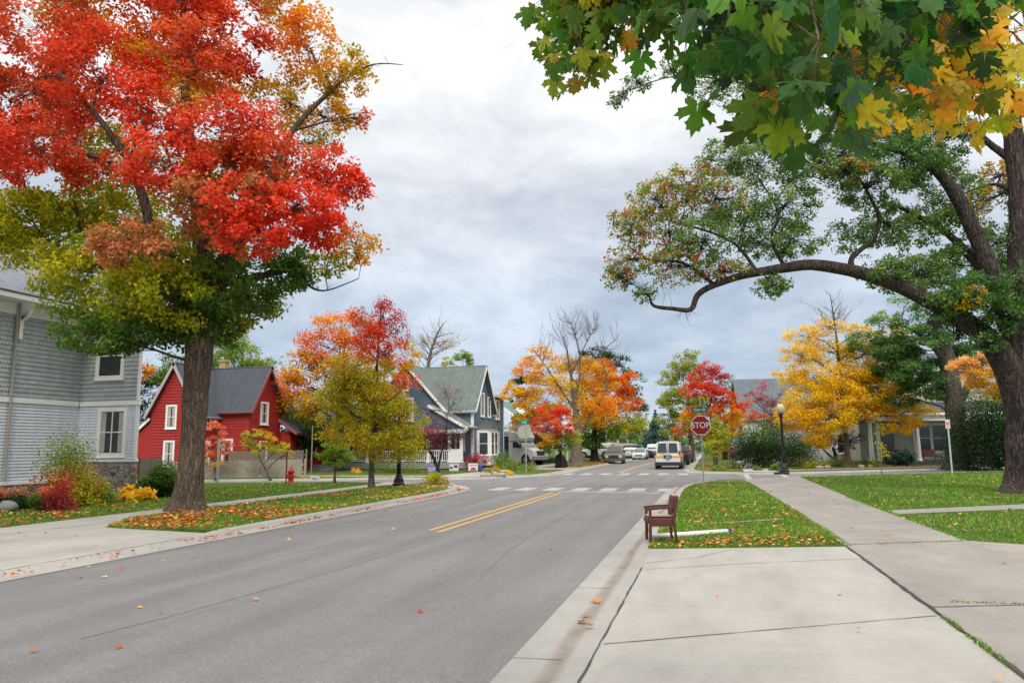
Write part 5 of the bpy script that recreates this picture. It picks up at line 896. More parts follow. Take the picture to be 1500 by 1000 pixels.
for px, py, d, kd in ends:
    e = at(px, py, d); A = min((p for p, r in lm[7:]), key=lambda q: (q-e).length)
    tw = wig(A, e, .010, .003, 7, .10, .05); b.tube([p for p, r in tw], [r for p, r in tw], 5, cap=False)
    for i in range(2, 8):
        for s_ in range(5 if kd in (0,) else 6):
            p0 = tw[i][0]; size = random.uniform(.055, .115) if kd == 0 else random.uniform(.06, .10)
            of = Vector((random.gauss(0, 1), random.gauss(0, 1), random.gauss(-.35, .8))).normalized()*random.uniform(.04, .13)
            q = p0+of; b.tube([p0, p0.lerp(q, .5)+Vector((0, 0, .012)), q], [.0016, .0013, .0011], 4, cap=False)
            tip = (of.normalized()*.6+Vector((random.gauss(0, .35), random.gauss(0, .35), -1.05))).normalized()
            tov = (Vector((0, 0, CAMH))-q).normalized(); nn = (tov*.55+Vector((random.gauss(0, .6), random.gauss(0, .6), random.gauss(.35, .5)))).normalized()
            LP.append(q[:]); LS.append(size); LN.append(nn[:]); LT.append(tip[:])
            pl = {0: GREEN, 1: OLV, 2: OLV+YEL_[:2], 3: YEL_}[kd]
            if kd == 0 and random.random() < .07: pl = OLV
            if kd == 3 and random.random() < .22: pl = OLV
            if kd == 0 and py > 110 and random.random() < .25: pl = ['9aa028', 'b8a830', '7a9426']
            LC2.append([x*random.uniform(.8, 1.5) for x in lin(random.choice(pl))])
b.build('branch', BK, th, True)
n_ = len(LP); ff = leaf_mesh('leaf_mass', np.array(LP), np.array(LS), np.array(LC2), th, leafmat('leaf_near', True, .42), T_MAPLE, lf=True, nrm=np.array(LN), tip=np.array(LT)); ff['kind'] = 'stuff'
# stump
th = thing('tree_stump', 'dark weathered leaning tree stump on the far left verge', 'stump', gp(823, 685)); p = gp(823, 685)
b = MB(); b.tube([p, p+Vector((-.08, 0, .4)), p+Vector((-.2, 0, .8)), p+Vector((-.34, 0, 1.0))], [.5, .42, .34, .15], 14, rough=.25); b.build('trunk', BKD, th, True)
# shrubs and flower beds
shrub('shrub', 'tall green shrub turning maroon against the grey clapboard wall', 'shrub', 90, 742, 22.6, 66, 112, ['MR', 'OG', 'G', 'G'], 8000, .07, ns=34)
shrub('shrub', 'yellow green rounded shrub in front of the stone foundation', 'shrub', 118, 745, 22.2, 50, 58, ['GY', 'YG', 'G'], 3500, .06, ns=22)
for i, (px, w_, h, pl, lb) in enumerate([(15, 60, 36, ['DK', 'DK', 'PK'], 'low dark shrub with maroon tips at the left edge'), (62, 56, 34, ['DK', 'GD', 'PK'], 'low rose tipped shrub between the boulder and tall shrub'), (88, 34, 52, ['MR', 'CR'], 'crimson barberry shrub in front of the tall green shrub')]):
    shrub('low_shrub', lb, 'shrub', px, 746, 21.2-.2*i, w_, h, pl, 3400, .05, group='low shrubs along the grey house', ns=22)
shrub('hydrangea', 'pale lime hydrangea at the foot of the stone foundation', 'shrub', 148, 735, 23.3, 44, 34, ['GL', 'YG'], 2500, .07, ns=18)
shrub('hosta', 'golden orange hosta clump at the house corner', 'plant', 200, 736, 24.6, 50, 22, ['YO', 'YO'], 900, .20, ns=18, flat=.6)
shrub('yew_shrub', 'dark green feathery shrub beside the big maple trunk', 'shrub', 235, 730, 26.5, 62, 60, ['DK', 'GD', 'G'], 8000, .07, ns=30)
shrub('hydrangea', 'lime hydrangea behind the house corner left of the dark feathery shrub', 'shrub', 212, 716, 27.5, 24, 36, ['GL', 'YG'], 1500, .07, ns=14)
shrub('barberry', 'maroon shrub at the corner of the blue house', 'shrub', 700, 688, 53, 40, 32, ['MR', 'MR', 'CR'], 2600, .09, ns=22)
shrub('shrub', 'rounded green shrub under the blue house bay window', 'shrub', 738, 688, 55, 40, 28, ['G', 'GF'], 2600, .09, ns=20)
shrub('perennial_bed', 'spreading green perennials along the blue house walk', 'plant', 762, 688, 52.5, 56, 16, ['G', 'GF', 'GL'], 2200, .09, ns=22, flat=.7)
shrub('low_shrub', 'low dark green plants in front of the white porch', 'plant', 575, 692, 50, 120, 12, ['G', 'GD'], 3200, .08, ns=30, dr=.25)
shrub('flower_mound', 'yellow mum mound beside the corner rocks', 'flowers', 746, 699, 43.5, 16, 9, ['Y', 'Y'], 700, .05, ns=12, stems=False)
shrub('corner_bed', 'small grassy flower bed edged with rocks at the far left corner', 'plant', 722, 699, 43.2, 36, 14, ['GY', 'G', 'OY'], 1500, .06, ns=16)
shrub('ornamental_grass', 'wispy tan and green grass clump at the verge tip', 'plant', 640, 713, 33.5, 46, 17, ['TW', 'GY', 'OG'], 1800, .10, ns=18, flat=1.2, upb=-.3, z0=.1)
shrub('flower_mound', 'orange mum pot at the porch steps', 'flowers', 522, 690, 49, 14, 12, ['Y', 'O'], 500, .06, ns=10, stems=False)
for i, (px, py, d, w_, h, pl, lb) in enumerate([(1110, 690, 47.5, 14, 7, ['GL', 'GF'], 'leftmost of the two pale tufts beside the far sidewalk'), (1135, 691, 47, 18, 10, ['GF', 'GL'], 'rounded pale tuft between the sidewalk and lamp post'), (1190, 684, 52, 60, 20, ['YG', 'GF', 'G'], 'yellow green perennial bed right of the lamp post'), (1230, 682, 54, 50, 16, ['G', 'GF', 'MR'], 'green perennial bed behind the honey locust trunk'), (1275, 684, 52, 50, 14, ['G', 'DK', 'GL'], 'dark green perennials in front of the porch corner')]):
    shrub('garden_plants', lb, 'plant', px, py, d, w_, h, pl, 1500, .08, group='garden plants before the white house', ns=18)
shrub('potted_agave', 'blue green spiky potted plant on the porch', 'plant', 1322, 672, 54, 30, 15, ['SP', 'GF'], 260, .42, z0=.5, ns=10, flat=.8, upb=-.3, stems=False)
shrub('creeping_plant', 'green creeping tuft on the far kerb corner beside the sidewalk', 'plant', 1050, 692, 47.8, 26, 8, ['GL', 'G'], 900, .07, ns=14)
# boulders
for px, py, d, r, lb in ((12, 748, 20.6, .22, 'grey rounded boulder among the low shrubs by the grey house'),):
    p = at(px, py, d); b = MB(); b.blob((p.x, p.y, .22), (r*1.3, r, r*.8), 3); tag(b.build('boulder', mat('granite', (.20, .19, .19), .9, .25, 9, .4, 30), None, True), lb, 'rock')
k = 0
for px, py, d, lb in ((708, 701, 42, 'leftmost pale rock edging the corner flower bed'), (716, 702, 42, 'second pale rock edging the corner flower bed'), (726, 702, 42.2, 'middle pale rock edging the corner flower bed'), (735, 701, 42.4, 'rightmost pale rock edging the corner flower bed'), (1200, 686, 50, 'grey garden rock left of the honey locust trunk'), (1212, 686, 50.3, 'tan garden rock next to the honey locust trunk'), (1262, 686, 51, 'grey garden rock right of the honey locust trunk'), (1275, 686, 51.5, 'brown garden rock in front of the first porch column')):
    k += 1; p = at(px, py, d); b = MB(); b.blob((p.x, p.y, .16), (random.uniform(.18, .32), .2, random.uniform(.13, .2)), k); tag(b.build('garden_rock', mat('garden_stone', (.34, .30, .28), .9, .3, 9, .4, 30), None, True), lb, 'rock', 'garden rocks')
# ================================================================== STREET FURNITURE
GALV = mat('galvanised_steel', (.34, .40, .40), .5, .12, 5, metal=.3); BLK = mat('black_iron', (.012, .014, .018), .45, .1); SRED = mat('sign_red', (.30, .004, .010), .5, .06); SWH = mat('sign_white', (.72, .70, .68), .5, .05); SGR = mat('sign_green', (.0, .20, .16), .5, .06)
def text(name, s, size, loc, rx, rz, m, parent, ext=.002, sxx=1.0):
    c = bpy.data.curves.new(name+'_curve', 'FONT'); c.body = s; c.size = size; c.align_x = 'CENTER'; c.align_y = 'CENTER'; c.extrude = ext; c.materials.append(m); c.offset = size*.012
    o0 = bpy.data.objects.new('tmp', c); col.objects.link(o0); bpy.context.view_layer.update()
    me = bpy.data.meshes.new_from_object(o0.evaluated_get(bpy.context.evaluated_depsgraph_get())); bpy.data.objects.remove(o0); bpy.data.curves.remove(c)
    if not me.materials: me.materials.append(m)
    o = bpy.data.objects.new(name, me); col.objects.link(o); o.parent = parent; o.location = Vector(loc)-ORG.get(parent.name, Vector()); o.rotation_euler = (rx, 0, rz); o.scale = (sxx, 1, 1); return o
def octo(c, r, y0, y1, rot=0):
    return [(c[0]+r*math.cos(math.pi/8+k*math.pi/4), y0, c[2]+r*math.sin(math.pi/8+k*math.pi/4)) for k in range(8)], (0, y1-y0, 0)
p = gp(1031, 710); th = thing('stop_sign', 'red stop sign with green street name blade on a steel post', 'sign', p); ang = R(6)
e = bpy.data.objects
b = MB(); b.box(p.x-.03, p.x+.03, p.y-.02, p.y+.02, 0, 3.72); b.build('post', GALV, th)
c = (p.x-.02, p.y, 2.52); b = MB(); b.prism(*octo(c, .425, p.y-.045, p.y-.035)); pn = b.build('sign_panel', SWH, th)
b = MB(); b.prism(*octo(c, .392, p.y-.0475, p.y-.046)); b.build('sign_face', SRED, pn)
text('lettering', 'STOP', .33, (c[0], p.y-.049, c[2]), R(90), 0, SWH, pn, .001, .92)
b = MB(); b.box(c[0]-.36, c[0]+.33, p.y-.02, p.y-.012, 3.05, 3.27); nb = b.build('street_name_blade', SGR, th); nb.rotation_euler = (0, 0, 0)
text('lettering', 'State St', .15, (c[0]-.01, p.y-.023, 3.165), R(90), 0, SWH, nb, .001, 1.0)
# its opposite number, seen from behind
p = gp(771, 690); th = thing('stop_sign', 'back of a stop sign under a green street name blade at the far left corner', 'sign', p)
b = MB(); b.box(p.x-.035, p.x+.035, p.y-.025, p.y+.025, 0, 3.55); b.build('post', GALV, th)
c = (p.x-.1, p.y, 2.75); b = MB(); b.prism(*octo(c, .50, p.y+.03, p.y+.045)); b.build('sign_panel', mat('sign_back', (.42, .42, .36), .5, .1, 4, metal=.2), th)
b = MB(); b.box(c[0]-.38, c[0]+.32, p.y-.02, p.y-.01, 3.25, 3.52); nb = b.build('street_name_blade', SGR, th); text('lettering', 'State', .16, (c[0], p.y-.024, 3.38), R(90), 0, SWH, nb, .001)
# signpost behind the hydrant (left) and the parking sign (right)
p = gp(318, 707); th = thing('signpost', 'bare grey steel signpost standing right of the maple trunk', 'post', p); b = MB(); b.box(p.x-.05, p.x+.05, p.y-.03, p.y+.03, 0, 2.2); b.build('post', GALV, th); b = MB(); b.box(p.x-.07, p.x+.07, p.y+.03, p.y+.05, 1.75, 2.25); b.build('plate', GALV, th)
p = gp(1395, 694); th = thing('parking_sign', 'narrow white sign with red marks on a steel post at the side street', 'sign', p)
b = MB(); b.box(p.x-.035, p.x+.035, p.y-.025, p.y+.025, 0, 2.9); b.build('post', mat('post_blue_grey', (.42, .52, .54), .5, .1), th)
b = MB(); b.box(p.x-.12, p.x+.10, p.y-.04, p.y-.03, 2.45, 2.92); pn = b.build('sign_panel', SWH, th)
b = MB(); b.box(p.x-.09, p.x+.07, p.y-.043, p.y-.041, 2.62, 2.80); b.box(p.x-.08, p.x+.06, p.y-.043, p.y-.041, 2.50, 2.55); b.build('sign_marking', mat('faded_red', (.62, .22, .25), .5), pn)
# lamp posts
def lamp(p, label, globe=True, h=3.9):
    th = thing('street_lamp', label, 'street lamp', p, 'ornamental street lamps'); x, y = p.x, p.y
    b = MB(); b.lathe((x, y, 0), [(.26, .08), (.26, .22), (.22, .26), (.20, .42), (.15, .50), (.13, .58), (.105, .62)], 14); b.build('base', BLK, th, False)
    b = MB(); b.lathe((x, y, 0), [(.10, .6), (.085, 1.2), (.07, h-.5), (.10, h-.46), (.10, h-.36), (.13, h-.30), (.16, h-.22)], 12); b.build('pole', BLK, th, True)
    b = MB(); b.lathe((x, y, 0), [(.10, h-.22), (.19, h-.14), (.245, h+.02), (.23, h+.18), (.15, h+.31), (.05, h+.36)], 16); b.build('globe', mat('lamp_globe', (.50, .44, .28), .3, .05), th, True)
    b = MB(); b.lathe((x, y, 0), [(.05, h+.36), (.03, h+.42), (.0, h+.52)], 8); b.build('finial', BLK, th, True)
lamp(gp(1149, 691), 'black lamp post with cream globe beside the honey locust', h=3.75)
lamp(gp(584, 712), 'black lamp post whose top is hidden in the scarlet topped maple', h=3.9)
# hydrant
p = gp(426, 709); th = thing('fire_hydrant', 'red fire hydrant on the left verge near the side street', 'hydrant', p); HR = mat('hydrant_red', (.48, .02, .025), .45, .1)
b = MB(); b.lathe((p.x, p.y, 0), [(.17, .08), (.17, .16), (.125, .18), (.125, .62), (.16, .64), (.16, .70), (.13, .74), (.09, .84), (.04, .88), (.035, .94), (0, .95)], 14); b.build('barrel', HR, th, True)
for s_ in (-1, 1):
    b = MB(); b.tube([(p.x+s_*.10, p.y, .52), (p.x+s_*.23, p.y, .52)], [.07, .07], 10); b.build('nozzle', HR if s_ < 0 else mat('hydrant_yellow', (.55, .36, .04), .5), th)
b = MB(); b.tube([(p.x, p.y-.10, .45), (p.x, p.y-.24, .45)], [.09, .09], 10); b.build('nozzle', HR, th)
p = gp(419, 708); th = thing('marker_stake', 'thin dark red marker stake left of the hydrant', 'stake', p); b = MB(); b.box(p.x-.025, p.x+.025, p.y-.02, p.y+.02, 0, 1.5); b.build('rod', mat('stake_red', (.13, .02, .02), .6), th); b = MB(); b.box(p.x-.03, p.x+.03, p.y-.025, p.y+.025, 1.5, 1.62); b.build('cap', mat('stake_red', (.13, .02, .02)), th)
p = at(456, 690, 44); th = thing('wooden_pole', 'tall thin wooden pole standing by the picket fence', 'pole', (p.x, p.y, .1)); b = MB(); b.tube([(p.x, p.y, 0), (p.x, p.y, 3.1)], [.035, .03], 7); b.build('pole', mat('pole_wood', (.30, .24, .13), .8, .2), th); b = MB(); b.box(p.x-.04, p.x+.04, p.y-.05, p.y-.035, 1.0, 1.25); b.build('tag', mat('teal_tag', (.05, .28, .26)), th)
# fences
PK = mat('weathered_cedar', (.33, .31, .26), .9, .25, 6, .4, 30)
def fence(name, label, a, c, h, z0=.1, pw=.14, gap=.015, every=2.4, m=PK, group=None):
    th = thing(name, label, 'fence', (a.x, a.y, z0), group); u = Vector((c.x-a.x, c.y-a.y, 0)); L = u.length; u.normalize(); W = ((a.x, a.y), (u.x, u.y), (u.y, -u.x)); k = int(L/every)
    for i in range(k):
        b = MB(); s = i*every+.06
        while s+pw < (i+1)*every-.04: b.wb(W, s, s+pw, z0+.04, z0+h+random.uniform(-.03, .03), 0, .022); s += pw+gap
        b.wb(W, i*every+.05, (i+1)*every-.05, z0+.25, z0+.34, -.04, 0); b.wb(W, i*every+.05, (i+1)*every-.05, z0+h-.35, z0+h-.26, -.04, 0); b.build('fence_panel', m, th)
    for i in range(k+1): b = MB(); b.wb(W, i*every-.05, i*every+.05, 0, z0+h+.06, -.05, .04); b.build('post', m, th)
fence('picket_fence', 'weathered grey picket fence in front of the red house', at(250, 700, 41.8), at(488, 700, 44.5), 1.02)
fence('picket_fence', 'second taller row of weathered boards behind the front picket fence', at(335, 690, 47.5), at(490, 690, 50.5), 1.55, m=mat('brown_boards', (.17, .14, .115), .9, .2, 6))
fence('board_fence', 'grey board fence between the grey house and red house', at(202, 715, 33), at(235, 705, 38), 1.25, m=mat('brown_boards', (.17, .14, .115)))
# storm drain
p = gp(1145, 694.5, 0); b = MB(); b.box(p.x-.42, p.x+.42, p.y-.1, p.y+.05, .012, .125); tag(b.build('storm_drain', mat('drain_iron', (.035, .02, .018), .8, .2), None), 'dark storm drain inlet set in the kerb below the lamp post', 'drain')
# yard signs
def yard_sign(px, py, d, w_, h, c1, label, stripe=None, lie=False):
    p = at(px, py, d); th = thing('yard_sign', label, 'yard sign', (p.x, p.y, .1), 'yard signs along the side street'); z0 = .28 if not lie else .12
    b = MB(); b.box(p.x-w_/2, p.x+w_/2, p.y-.008, p.y+.008, z0, z0+h); pn = b.build('panel', mat(label[:14], c1, .6, .03), th)
    if stripe:
        for (a0, a1, b0, b1, cc) in stripe:
            b = MB(); b.box(p.x-w_/2+a0*w_, p.x-w_/2+a1*w_, p.y-.011, p.y-.009, z0+b0*h, z0+b1*h); b.build('print', mat('print_%d' % int(sum(cc)*1000), cc, .6, .03), pn)
    for s_ in (-1, 1): b = MB(); b.box(p.x+s_*w_*.3-.006, p.x+s_*w_*.3+.006, p.y-.004, p.y+.004, .05, z0+.1); b.build('stake', GALV, th)
yard_sign(632, 692, 45.5, .58, .36, (.17, .13, .36), 'purple yard sign left of the other signs', [(.08, .92, .55, .75, (.5, .48, .6)), (.1, .9, .2, .42, (.45, .42, .6))])
yard_sign(665, 690, 47, .60, .42, (.62, .62, .64), 'white yard sign with dark blue shapes', [(.05, .35, .3, .6, (.06, .05, .12)), (.5, .9, .45, .85, (.05, .06, .2))])
yard_sign(693, 690, 47, .62, .46, (.66, .66, .66), 'white yard sign with red half disc', [(.25, .8, .05, .3, (.5, .04, .04)), (.32, .72, .3, .42, (.5, .04, .04)), (.15, .9, .65, .8, (.3, .3, .36))])
yard_sign(461, 703, 38, .5, .26, (.62, .63, .66), 'small pale sign lying low beyond the hydrant', [(.2, .8, .3, .6, (.25, .25, .35))], True)
p = at(690.5+0, 691, 47.4); p.z = .1; th = thing('recycling_bag', 'blue bag hanging beside the maroon shrub', 'bag', p)
p = at(691, 691, 47.4); b = MB(); b.blob((p.x+.5, p.y+.2, .42), (.15, .1, .26), 5, .1); b.build('bag_body', mat('bag_blue', (.02, .07, .25), .4), th, True)
b = MB(); b.tube([(p.x+.5, p.y+.2, .1), (p.x+.5, p.y+.2, .8)], .012, 6); b.build('hanger', GALV, th)
# downpipe and armchair on the right verge
a = gp(953, 786, .13); c = gp(1066, 778, .14); th = thing('downspout', 'white downspout pipe lying in the grass behind the armchair', 'pipe', a)
b = MB(); b.tube([a, a.lerp(c, .5), c], [.048, .048, .048], 14); b.build('pipe', mat('pipe_white', (.70, .69, .68), .4, .05), th, True)
u = (c-a).normalized(); b = MB(); b.tube([c-u*.01, c+u*.06], [.056, .056], 14); b.build('band', mat('pipe_band', (.03, .04, .07), .5), th, True)
b = MB(); b.tube([c+u*.055, c+u*.11, c+u*.15], [.05, .056, .03], 12); b.build('end_cap', mat('pipe_end', (.26, .17, .14), .8), th, True)
WD = mat('mahogany_wood', (.085, .022, .016), .38, .2, 12, spec=.5); UP = mat('maroon_upholstery', (.115, .038, .036), .75, .15, 20, .3, 120); UPT = mat('pale_upholstery', (.40, .27, .23), .85, .12, 14, .2, 90)  # UPT: paler upholstery colour, laid only on the seat top and backrest top
p = gp(969, 794); th = thing('armchair', 'brown wooden armchair with maroon upholstery facing the road on the verge', 'chair', (0, 0, 0)); ORG[th.name] = Vector()
def bar(b, a, c, w_, d_):
    a, c = Vector(a), Vector(c); t = (c-a).normalized(); s_ = t.cross(Vector((0, 1, 0))); s_ = s_.normalized() if s_.length > .01 else Vector((1, 0, 0)); y = Vector((0, 1, 0)) if abs(t.y) < .9 else Vector((0, 0, 1)); s_ = t.cross(y).normalized()
    b.box8([a-s_*w_/2-y*d_/2, a+s_*w_/2-y*d_/2, a+s_*w_/2+y*d_/2, a-s_*w_/2+y*d_/2, c-s_*w_/2-y*d_/2, c+s_*w_/2-y*d_/2, c+s_*w_/2+y*d_/2, c-s_*w_/2+y*d_/2])
# chair faces -x; origin at the floor centre
for y in (-.27, .27):
    b = MB(); bar(b, (-.25, y, 0), (-.24, y, .62), .052, .045); b.build('front_leg', WD, th)
    b = MB(); bar(b, (.24, y, 0), (.20, y, .40), .048, .045); bar(b, (.20, y, .39), (.22, y, .62), .06, .044); bar(b, (.22, y, .61), (.265, y, .84), .055, .043); b.build('rear_leg', WD, th)
    b = MB(); bar(b, (-.285, y, .635), (-.02, y, .66), .045, .058); bar(b, (-.03, y, .659), (.235, y, .665), .044, .056); b.build('armrest', WD, th)
    b = MB(); bar(b, (-.23, y, .34), (.2, y, .34), .06, .03); b.build('seat_rail', WD, th)
def cushion(name, x0, x1, y0, y1, z0, z1, m, tilt=0.0, parent=None):
    b = MB(); nx, ny = 6, 6; top = []; 
    prof = [(0, .0), (.03, .55), (.12, .9), (.5, 1.0), (.88, .9), (.97, .55), (1, 0)]
    g = []
    for fx, hx in prof:
        for fy, hy in prof:
            g.append((x0+(x1-x0)*fx, y0+(y1-y0)*fy, z0+(z1-z0)*(.55+.45*min(hx, hy))))
    k = len(prof); bot = [(x, y, z0) for x, y, zz in g]
    b.add(g+bot, [(i*k+j, (i+1)*k+j, (i+1)*k+j+1, i*k+j+1) for i in range(k-1) for j in range(k-1)]+[(k*k+i*k+j, k*k+i*k+j+1, k*k+(i+1)*k+j+1, k*k+(i+1)*k+j) for i in range(k-1) for j in range(k-1)]
          +[(j, j+1, k*k+j+1, k*k+j) for j in range(k-1)]+[((k-1)*k+j+1, (k-1)*k+j, k*k+(k-1)*k+j, k*k+(k-1)*k+j+1) for j in range(k-1)]+[((i+1)*k, i*k, k*k+i*k, k*k+(i+1)*k) for i in range(k-1)]+[(i*k+k-1, (i+1)*k+k-1, k*k+(i+1)*k+k-1, k*k+i*k+k-1) for i in range(k-1)])
    return b
b = cushion('seat', -.30, .22, -.245, .245, .37, .50, UP); st = b.build('seat', UP, th, False)
b = MB(); b.prism([(-.27, -.24, .4985), (.2, -.24, .4985), (.2, .24, .4985), (-.27, .24, .4985)], (0, 0, .004)); b.build('seat_top', UPT, st)
b = MB(); b.prism([(.165, -.245, .56), (.25, -.245, .54), (.31, -.245, .84), (.30, -.245, .885), (.265, -.245, .90), (.225, -.245, .88), (.21, -.245, .84)], (0, .49, 0)); bk = b.build('backrest', UP, th)
b = MB(); b.prism([(.222, -.25, .882), (.302, -.25, .887), (.285, -.25, .905), (.245, -.25, .908)], (0, .50, 0)); b.build('backrest_top', UPT, bk)
th.location = (p.x+.0, p.y+.1, .108); th.rotation_euler = (0, 0, R(12)); th.scale = (.88, .88, .86)
# porch things on the white house
D2 = at(1330, 672, 54.2)
for px, lb, cc in ((1335, 'red patterned pot on the white house porch floor', (.30, .03, .05)),):
    q = at(px, 674, 54.4); b = MB(); b.lathe((q.x, q.y, .42), [(.18, 0), (.24, .25), (.26, .5), (.2, .5)], 10); tag(b.build('porch_pot', mat('pot_red', cc, .6)), lb, 'pot')
for px, lb in ((1362, 'wicker chair on the porch right of the cream column'), (1308, 'wicker bench on the porch left of the door')):
    q = at(px, 674, 55.6); t2 = thing('wicker_chair', lb, 'chair', (q.x, q.y, .42), 'wicker seats on the porch'); m_ = mat('wicker', (.13, .06, .045), .8, .3, 20)
    b = MB(); b.box(q.x-.5, q.x+.5, q.y-.3, q.y+.3, .72, .86); b.build('seat', m_, t2); b = MB(); b.box(q.x-.5, q.x+.5, q.y+.3, q.y+.4, .72, 1.25); b.build('backrest', m_, t2)
    for sx in (-.45, .45):
        for sy in (-.25, .3): b = MB(); b.box(q.x+sx-.03, q.x+sx+.03, q.y+sy-.03, q.y+sy+.03, .42, .72); b.build('leg', m_, t2)
# ================================================================== VEHICLES
TYRE = mat('tyre_rubber', (.018, .018, .02), .85, .1); RIM = mat('wheel_rim', (.38, .38, .39), .35, .1, metal=.6); CGL = mat('car_glass', (.03, .045, .05), .05, .3, 2, spec=.7); BUM = mat('bumper_black', (.03, .03, .034), .6, .1); TL = mat('tail_light', (.45, .02, .04), .25, .05); HL = mat('head_light', (.60, .60, .58), .2, .05); PLT = mat('number_plate', (.30, .34, .42), .5, .1)
def carpaint(name, c): return mat('paint_'+name, c, .28, .03, 1, spec=.6)
def loft(b, secs):
    """secs: list of (y, [(x, z)...]) half profiles from bottom to top; mirrored"""
    rows = []
    for y, pr in secs: rows.append([(-x, y, z_) for x, z_ in pr]+[(x, y, z_) for x, z_ in pr[::-1]])
    k = len(rows[0]); V = [v for r in rows for v in r]
    b.add(V, [(i*k+j, i*k+(j+1) % k, (i+1)*k+(j+1) % k, (i+1)*k+j) for i in range(len(rows)-1) for j in range(k)]+[tuple(range(k))[::-1], tuple(range((len(rows)-1)*k, len(rows)*k))])
def car(name, label, cat, kind, loc, rz, paint, group=None, detail=True, cladding=None):
    """front is +y"""
    th = thing(name, label, cat, (0, 0, 0), group); ORG[th.name] = Vector()
    K = dict(sedan=(4.7, .90, 1.42, .92, .72, (-1.75, -1.0, .45, 1.25), .33), suv=(4.5, .92, 1.75, 1.08, 1.0, (-2.15, -1.95, .5, 1.0), .37), van=(5.4, .96, 2.02, 1.12, 1.0, (-2.66, -2.58, 1.15, 1.85), .38), pickup=(5.4, .98, 1.85, 1.12, 1.02, (-.75, -.6, .65, 1.15), .40))[kind]
    L, hw, H, belt, nose, cab, wr = K; h = L/2; lo = wr*.75
    def lower(y, zt, k=1.0): return (y, [(hw*k*.86, lo), (hw*k*.97, lo+.12), (hw*k, (lo+zt)/2), (hw*k*.985, zt-.10), (hw*k*.93, zt-.015), (hw*k*.5, zt+.012)])
    b = MB(); rear = belt if kind != 'sedan' else belt+.02
    loft(b, [lower(-h, rear-.12, .90), lower(-h+.06, rear-.03, .95), lower(-h+.35, rear), lower(cab[0], belt), lower(cab[3]-.1, belt), lower(cab[3]+.25, belt-.06), lower(h-.5, nose), lower(h-.12, nose-.12, .95), lower(h, nose-.28, .86)])
    body = b.build('body', paint, th, False)
    b = MB(); k0, k1 = .93*hw, .76*hw
    if kind == 'van': k1 = .84*hw
    def cs(y, xb, xt, zt): return (y, [(xb, belt-.03), (xb*.4+xt*.6+.02, belt+(zt-belt)*.55), (xt, zt-.06), (xt*.85, zt), (xt*.3, zt+.02)])
    loft(b, [cs(cab[0], k0*.97, k0*.95, belt+.03), cs(cab[1], k0, k1, H-.05), cs((cab[1]+cab[2])/2, k0, k1, H), cs(cab[2], k0, k1, H-.03), cs(cab[3], k0, k0*.95, belt+.03)]); b.build('cabin', paint, th)
    zt = H-.16
    for s_ in (-1, 1):
        x0, x1 = s_*(k0+.012), s_*(k1*.97+.03)
        ws = [(cab[0]+(.45 if kind != 'van' else 1.8), cab[1]+.35 if kind != 'van' else cab[1]+2.0, -.15+(cab[1]+cab[2])/2*.0, 0)]
        ym = (cab[1]+cab[2])/2+.1
        segs = [((cab[0]+.5, cab[1]+.22), (ym-.05, ym-.05)), ((ym+.05, ym+.05), (cab[3]-.42, cab[2]-.05))] if kind in ('sedan', 'suv') else [((ym+.3, ym+.3), (cab[3]-.35, cab[2]-.02))] if kind == 'van' else [((cab[0]+.15, cab[1]+.12), (cab[3]-.35, cab[2]-.04))]
        for (ya, yb), (yc, yd) in segs: b = MB(); b.prism([(x0, ya, belt+.05), (x0, yc, belt+.05), (x1, yd, zt), (x1, yb, zt)], (-s_*.02, 0, 0)); b.build('side_window', CGL, th)
    b = MB(); q = .80*hw; t_ = .68*hw
    dy = cab[3]-cab[2]; b.prism([(-q, cab[3]+.005, belt+.05), (q, cab[3]+.005, belt+.05), (t_, cab[2]+.16*dy+.02, H-.10), (-t_, cab[2]+.16*dy+.02, H-.10)], (0, .02, .012)); b.build('windscreen', CGL, th)
    if kind != 'van':
        b = MB(); dy = cab[1]-cab[0]; b.prism([(-q, cab[0]-.005, belt+.06), (q, cab[0]-.005, belt+.06), (t_, cab[1]-.16*dy-.02, H-.13), (-t_, cab[1]-.16*dy-.02, H-.13)], (0, -.02, .012)); b.build('rear_window', CGL, th)
    b = MB(); b.box(-hw*.9, hw*.9, h-.14, h+.03, lo-.02, lo+.22); b.build('front_bumper', cladding or (BUM if kind != 'sedan' else paint), th)
    b = MB(); b.box(-hw*.95, hw*.95, -h-.06, -h+.12, lo-.02, lo+.24); b.build('rear_bumper', cladding or (BUM if kind != 'sedan' else paint), th)
    b = MB(); b.box(-hw*.5, hw*.5, h-.10, h+.026, lo+.24, nose-.16 if kind != 'sedan' else lo+.36); b.build('grille', BUM, th)
    for s_ in (-1, 1):
        b = MB(); b.box(s_*hw*.72-.13, s_*hw*.72+.13, h-.16, h+.018, nose-.38, nose-.20); b.build('headlight', HL, th)
        b = MB()
        if kind in ('van', 'suv'): b.box(s_*hw*.90-.07, s_*hw*.90+.05, -h-.012, -h+.12, belt-.22, belt+.22)
        else: b.box(s_*hw*.74-.16, s_*hw*.74+.14, -h-.01, -h+.1, rear-.26, rear-.10)
        b.build('tail_light', TL, th)
        b = MB(); b.box(s_*(hw+.09)-.09, s_*(hw+.09)+.07, cab[3]-.45, cab[3]-.33, belt+.02, belt+.17); b.build('wing_mirror', BUM, th)
